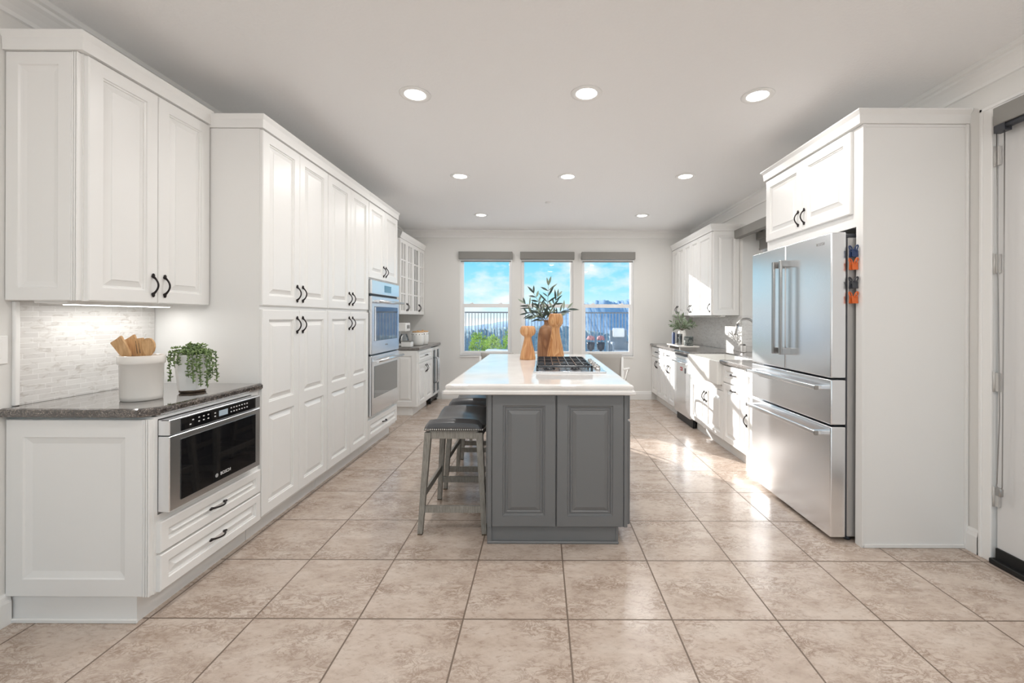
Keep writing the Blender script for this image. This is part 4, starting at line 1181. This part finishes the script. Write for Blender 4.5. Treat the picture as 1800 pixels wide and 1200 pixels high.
m_ = MB(); m_.box(XR - .009, XR - .0005, 3.52, RY0, .912, 1.352); struct('wall_right_near_backsplash', m_, mosaic_y)
# faucet
r = thing('faucet', 'dark pull-down gooseneck faucet behind the farmhouse sink', 'faucet', (2.33, 4.66, .911))
fx_, fy_ = 2.33, 4.66
m_ = MB(); m_.lathe([(.03, 0), (.03, .008), (.02, .014), (.018, .06)], (fx_, fy_, .911), 18); obj('base', m_, steel_dark, r)
m_ = MB(); pts = [(fx_, fy_, .96), (fx_, fy_, 1.2)]
for k in range(1, 12):
    an = PI * k / 12 * .93; pts.append((fx_ - .105 + .105 * math.cos(an), fy_, 1.2 + .115 * math.sin(an)))
m_.tube(pts, .0125, 10); e = pts[-1]; obj('spout', m_, steel_dark, r)
m_ = MB(); m_.tube([e, (e[0] - .008, fy_, e[1 + 1] - .04), (e[0] - .016, fy_, e[2] - .10), (e[0] - .017, fy_, e[2] - .115)], [.014, .017, .021, .019], 12); obj('spray_head', m_, steel_dark, r)
m_ = MB(); m_.tube([(fx_, fy_ - .018, .95), (fx_, fy_ - .05, .96), (fx_ - .005, fy_ - .11, .985)], [.01, .008, .006], 8); obj('lever', m_, steel_dark, r)
r = thing('soap_dispenser', 'dark square box beside the faucet at the backsplash corner', 'dispenser', (2.42, 5.1, .911))
m_ = MB(); m_.box(2.395, 2.44, 5.10, 5.16, .912, 1.0, .004); obj('body', m_, steel_dark, r)
m_ = MB(); m_.box(2.40, 2.435, 5.105, 5.155, 1.0, 1.008, .002); obj('cap', m_, black, r)

# decor on the right counter
RZ = .911
m_ = MB(); ty0, ty1, tx0, tx1 = 5.55, 6.15, 1.80, 2.05
m_.box(tx0, tx1, ty0, ty1, RZ + .028, RZ + .046, .004, 2)
for y in (ty0 + .06, ty1 - .08):
    m_.box(tx0 + .015, tx1 - .015, y, y + .02, RZ, RZ + .029)
tag(obj('riser_tray', m_, cream, None, at=(1.93, 5.85, RZ)), 'cream footed tray holding vase, glass and candle on right counter', 'tray')
tz = RZ + .0465
r = thing('pitcher_vase', 'white vase with olive sprigs on the cream tray', 'vase', (1.97, 6.0, tz))
m_ = MB(); m_.lathe([(.05, 0), (.06, .006), (.065, .08), (.055, .15), (.045, .18), (.05, .19), (.046, .19), (.04, .17), (0, .17)], (1.97, 6.0, tz), 24); obj('body', m_, ceramic, r)
branch(r, 1.97, 6.0, tz + .175, [(1.83, 5.97, 1.26), (1.90, 6.0, 1.37), (1.97, 5.98, 1.32), (2.07, 5.99, 1.27), (2.13, 6.0, 1.22), (1.86, 5.99, 1.2), (2.02, 5.95, 1.22)], random.Random(11), .075, .02, mat('sage_leaf', (.15, .2, .12), .5), leaf_pale, 6, .4)
r = thing('blue_bottle', 'narrow navy bottle at the left of the cream tray', 'bottle', (1.86, 6.03, tz))
m_ = MB(); m_.box(1.845, 1.875, 6.0, 6.06, tz, tz + .16, .005, 2); obj('body', m_, navy, r)
m_ = MB(); m_.lathe([(.012, 0), (.012, .02), (0, .02)], (1.86, 6.03, tz + .1605), 12); obj('cap', m_, steel_dark, r)
m_ = MB(); m_.lathe([(.03, 0), (.036, .003), (.038, .15), (.035, .15), (.033, .012), (0, .012)], (1.88, 5.83, tz), 24)
tag(obj('drinking_glass', m_, clear_glass, None, at=(1.88, 5.83, tz)), 'clear tumbler on the cream tray in front of navy bottle', 'glass')
r = thing('candle_jar', 'slate patterned candle jar on the right of the cream tray', 'candle', (1.95, 5.67, tz))
m_ = MB(); m_.lathe([(.055, 0), (.06, .004), (.06, .118), (.055, .122), (.052, .11), (0, .105)], (1.95, 5.67, tz), 28); obj('jar', m_, candle_m, r)
m_ = MB(); m_.tube([(1.95, 5.67, tz + .104), (1.951, 5.67, tz + .118)], .0015, 5); obj('wick', m_, black, r)

# right upper cabinet run
WX = 2.135
r = thing('wall_cabinet', 'white five-door wall cabinet above the right counter', 'cabinet', (2.3, 6.1, 1.355))
m_ = MB(); m_.box(WX, XR - .003, 5.34, 6.946, 1.36, 2.40); obj('body', m_, white, r)
m_ = MB(); m_.panel(lambda u, v, n: (u, 5.34 - n, v), WX, XR - .004, 1.355, 2.40, .02, .055); obj('end_panel', m_, white, r)
front(r, 'R', WX, 5.345, 5.79, 1.357, 2.395, 'door', 5.385, 1.45)
ys = [5.794, 6.08, 6.368, 6.656, 6.942]
for k in range(4):
    a, b = ys[k] + .002, ys[k + 1] - .002
    front(r, 'R', WX, a, b, 1.357, 2.395, 'door', (b - .028) if k % 2 == 0 else (a + .028), 1.45, stile=.052)
cab_crown(r, [(XR - .004, 5.318), (WX - .022, 5.318), (WX - .022, 6.944)], 2.401, CAB, -1)
r = thing('plug_strip', 'white scalloped strip under the right wall cabinet', 'light', (2.3, 5.9, 1.34))
m_ = MB(); m_.box(2.28, 2.34, 5.45, 6.6, 1.335, 1.358, .004)
for k in range(18): m_.ell((2.28, 5.48 + k * .063, 1.338), .012, .022, .010, 8, 6)
obj('housing', m_, trim_m, r)

# ------------------------------------------------------------------ recessed lights, smoke disc
spots = [(-.796, 2.70, 'left lamp in the front row of recessed lights'), (.279, 2.68, 'middle lamp in the front row of recessed lights'), (1.357, 2.70, 'right lamp in the front row of recessed lights'),
         (-.807, 4.26, 'left lamp in the second row of recessed lights'), (.26, 4.26, 'middle lamp in the second row of recessed lights'), (1.42, 4.24, 'right lamp in the second row of recessed lights'),
         (-.824, 5.87, 'left lamp in the farthest pair of recessed lights'), (1.376, 5.87, 'right lamp in the farthest pair of recessed lights')]
lamp0 = None
for i, (x, y, lb) in enumerate(spots + [(-.8, 1.0, ''), (.27, 1.0, ''), (1.36, 1.0, ''), (-.8, -.8, ''), (1.36, -.8, ''), (.27, -2.2, '')]):  # entries without text: unseen lamps added to light the room
    if i == 0:
        r = thing('recessed_light', lb, 'light', (0, 0, 0), 'recessed ceiling lights')
        m_ = MB(); m_.lathe([(.097, -.0005), (.096, -.005), (.085, -.008), (.068, -.006), (.064, -.003), (.064, -.0005)], (0, 0, 0), 40); obj('trim_ring', m_, trim_m, r, local=True)
        m_ = MB(); m_.lathe([(.0635, -.001), (.0635, -.004), (.045, -.0055), (0, -.006)], (0, 0, 0), 32); obj('lens', m_, lamp_m, r, local=True)
        ld = bpy.data.lights.new('ceiling_lamp', 'AREA'); ld.shape = 'DISK'; ld.size = .12; ld.energy = LAMP_W; ld.color = (1.0, .975, .945)
        lo = bpy.data.objects.new('ceiling_lamp', ld); COL.objects.link(lo); lo.parent = r; lo.location = (0, 0, -.0085)
        lamp0 = r
    else:
        r = copy_tree(lamp0)
    r.location = (x, y, ZC)
    r['label'] = ('%s on the ceiling' % lb) if lb else 'unseen recessed lamp added to light the room'
m_ = MB(); m_.lathe([(.035, -.0005), (.036, -.006), (.03, -.011), (0, -.012)], (.083, 5.23, ZC), 24)
tag(obj('sprinkler_cover', m_, trim_m, None, at=(.083, 5.23, ZC)), 'small round white sprinkler cover on the ceiling near back lights', 'sprinkler')

# ------------------------------------------------------------------ outside
m_ = MB(); m_.box(-14, 14, YB + .2, 15.2, -.22, -.12); struct('ground_patio', m_, patio_m)
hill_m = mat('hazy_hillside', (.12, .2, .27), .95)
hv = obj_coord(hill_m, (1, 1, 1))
colramp(hill_m, noise(hill_m, hv, .09, 8, .7), [(.35, (.22, .36, .52)), (.5, (.27, .42, .57)), (.64, (.34, .48, .58))])  # pale blue aerial haze painted into the hill colour
near_m = mat('hazy_hillside_brush', (.12, .18, .10), .95)
colramp(near_m, noise(near_m, obj_coord(near_m), .35, 8, .75), [(.38, (.16, .26, .33)), (.5, (.24, .35, .38)), (.62, (.40, .5, .5))])  # distance haze mixed into the brush tones
def ridge(name, pts, D, drop, m, seed, amp, tree):
    rnd = random.Random(seed); m_ = MB(); rows = []
    P = []
    for (a, b), (c, d) in zip(pts, pts[1:]):
        n_ = max(2, int(abs(c - a) / 3))
        for k in range(n_): P.append((a + (c - a) * k / n_, b + (d - b) * k / n_))
    P.append(pts[-1]); nl = 12
    for px, py in P:
        X = (px - 951) * D / 755; Z = 1.32 + (558 - py) * D / 755
        if tree and 1035 < px < 1070: Z += rnd.uniform(0, 2.5) * D / 755
        row = []
        for k in range(nl + 1):
            f = k / nl
            row.append((X * (1 - .3 * f) + rnd.uniform(-1, 1) * amp, D * (1 - f * .62) + rnd.uniform(-1, 1) * amp * 2, (Z + rnd.uniform(-.4, .6) * amp * (1 if k else .4)) * (1 - f) ** 1.2 - drop * f))
        rows.append([(X * 1.1, D * 1.25, -30)] + row)
    m_.grid(rows, False, True); struct(name, m_, m)
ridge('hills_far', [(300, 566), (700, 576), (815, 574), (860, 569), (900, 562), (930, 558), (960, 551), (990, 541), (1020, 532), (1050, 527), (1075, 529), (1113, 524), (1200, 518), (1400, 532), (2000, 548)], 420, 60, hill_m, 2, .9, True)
ridge('hills_near', [(300, 590), (800, 582), (860, 577), (920, 573), (990, 572), (1060, 585), (1140, 590), (2000, 600)], 150, 45, near_m, 4, .5, False)
# iron fence: posts and rails as one thing with picket parts
r = thing('iron_fence', 'dark iron picket fence along the patio edge outside the windows', 'fence', (0, 13.7, -.12))
m_ = MB()
for z in (1.48, -.02): m_.box(-5.2, 6.2, 13.68, 13.72, z - .022, z + .022)
obj('rail', m_, fence_m, r)
me = None
for k in range(100):
    X = -3.6 + k * .1
    if me is None:
        m_ = MB(); m_.box(X - .009, X + .009, 13.69, 13.71, -.118, 1.458); o = obj('picket', m_, fence_m, r); me = o.data; x0_ = X
    else:
        o = bpy.data.objects.new('picket', me); COL.objects.link(o); o.parent = r; o.location = (X - x0_, 0, 0)
def bush(x, y, h, w, seed, label):
    rnd = random.Random(seed); r = thing('garden_bush', label, 'bush', (x, y, -.12), 'bushes in front of the iron fence')
    m_ = MB(); s_ = MB()
    for k in range(7):
        an = rnd.uniform(0, 6.28); s_.tube([(x, y, -.12), (x + .25 * w * math.cos(an), y + .2 * w * math.sin(an), -.12 + h * .6)], [.012, .005], 5)
    for k in range(900):
        v = Vector((rnd.gauss(0, 1), rnd.gauss(0, 1), rnd.gauss(0, 1))).normalized() * rnd.uniform(.55, 1.0)
        c = Vector((x + v.x * w * .5, y + v.y * w * .45, -.12 + h * .56 + v.z * h * .46)); d = (v + Vector((rnd.uniform(-.6, .6), rnd.uniform(-.6, .6), rnd.uniform(0, .9)))).normalized()
        m_.leaf(c, d, Vector((rnd.uniform(-1, 1), rnd.uniform(-1, 1), .6)).normalized(), rnd.uniform(.05, .085), rnd.uniform(.03, .045), .1)
    obj('foliage', m_, bush_m, r); obj('stem', s_, stem_m, r)
bush(-2.42, 12.0, .75, .5, 1, 'low green bush at left edge of the left window view')
bush(-1.86, 12.75, .98, .52, 2, 'bright green bush left of centre in the left window view')
bush(-1.34, 12.05, .9, .5, 3, 'bright green bush right of centre in the left window view')
bush(-.86, 12.7, 1.1, .54, 4, 'tall bright green bush at right edge of the left window view')
m_ = MB(); m_.box(-1.45, -.55, 11.2, 11.6, -.12, .47, .01); tag(obj('planter_block', m_, trim_m, None, at=(-1.0, 11.4, -.12)), 'low white planter block outside the left window', 'planter')
r = thing('patio_armchair', 'dark patio armchair with white back cushion outside the right window', 'chair', (1.98, 11.0, -.12))
m_ = MB(); m_.box(1.86, 2.16, 11.08, 11.2, .82, 1.06, .03, 3); m_.box(1.84, 2.2, 10.6, 11.1, .36, .5, .03, 3); obj('cushion', m_, ceramic, r)
m_ = MB()
for x in (1.78, 2.26):
    for y in (10.55, 11.25): m_.box(x - .02, x + .02, y - .02, y + .02, -.12, .7)
    m_.box(x - .03, x + .03, 10.5, 11.3, .66, .72, .01)
m_.box(1.8, 2.24, 11.21, 11.25, .3, 1.0); m_.box(1.8, 2.24, 10.55, 11.2, .3, .35); obj('frame', m_, wicker, r)
for i, (x, lb) in enumerate(((1.30, 'left red flower pot seen through the right window'), (1.56, 'right red flower pot seen through the right window'))):
    r = thing('flower_pot', lb, 'plant', (x, 11.2, -.12), 'red flower pots outside the right window')
    m_ = MB(); m_.lathe([(.05, 0), (.06, .02), (.02, .05), (.02, .55), (.05, .6), (.09, .62), (.11, .8), (.1, .8), (.09, .7), (0, .7)], (x, 11.2, -.12), 16); obj('pot', m_, darkgray, r)
    m_ = MB(); rnd = random.Random(20 + i)
    for k in range(60):
        v = Vector((rnd.gauss(0, 1), rnd.gauss(0, 1), abs(rnd.gauss(0, 1)))).normalized() * .075
        m_.ell((x + v.x, 11.2 + v.y, .76 + v.z), .035, .035, .03, 6, 4)
    obj('flower', m_, flower_m, r)
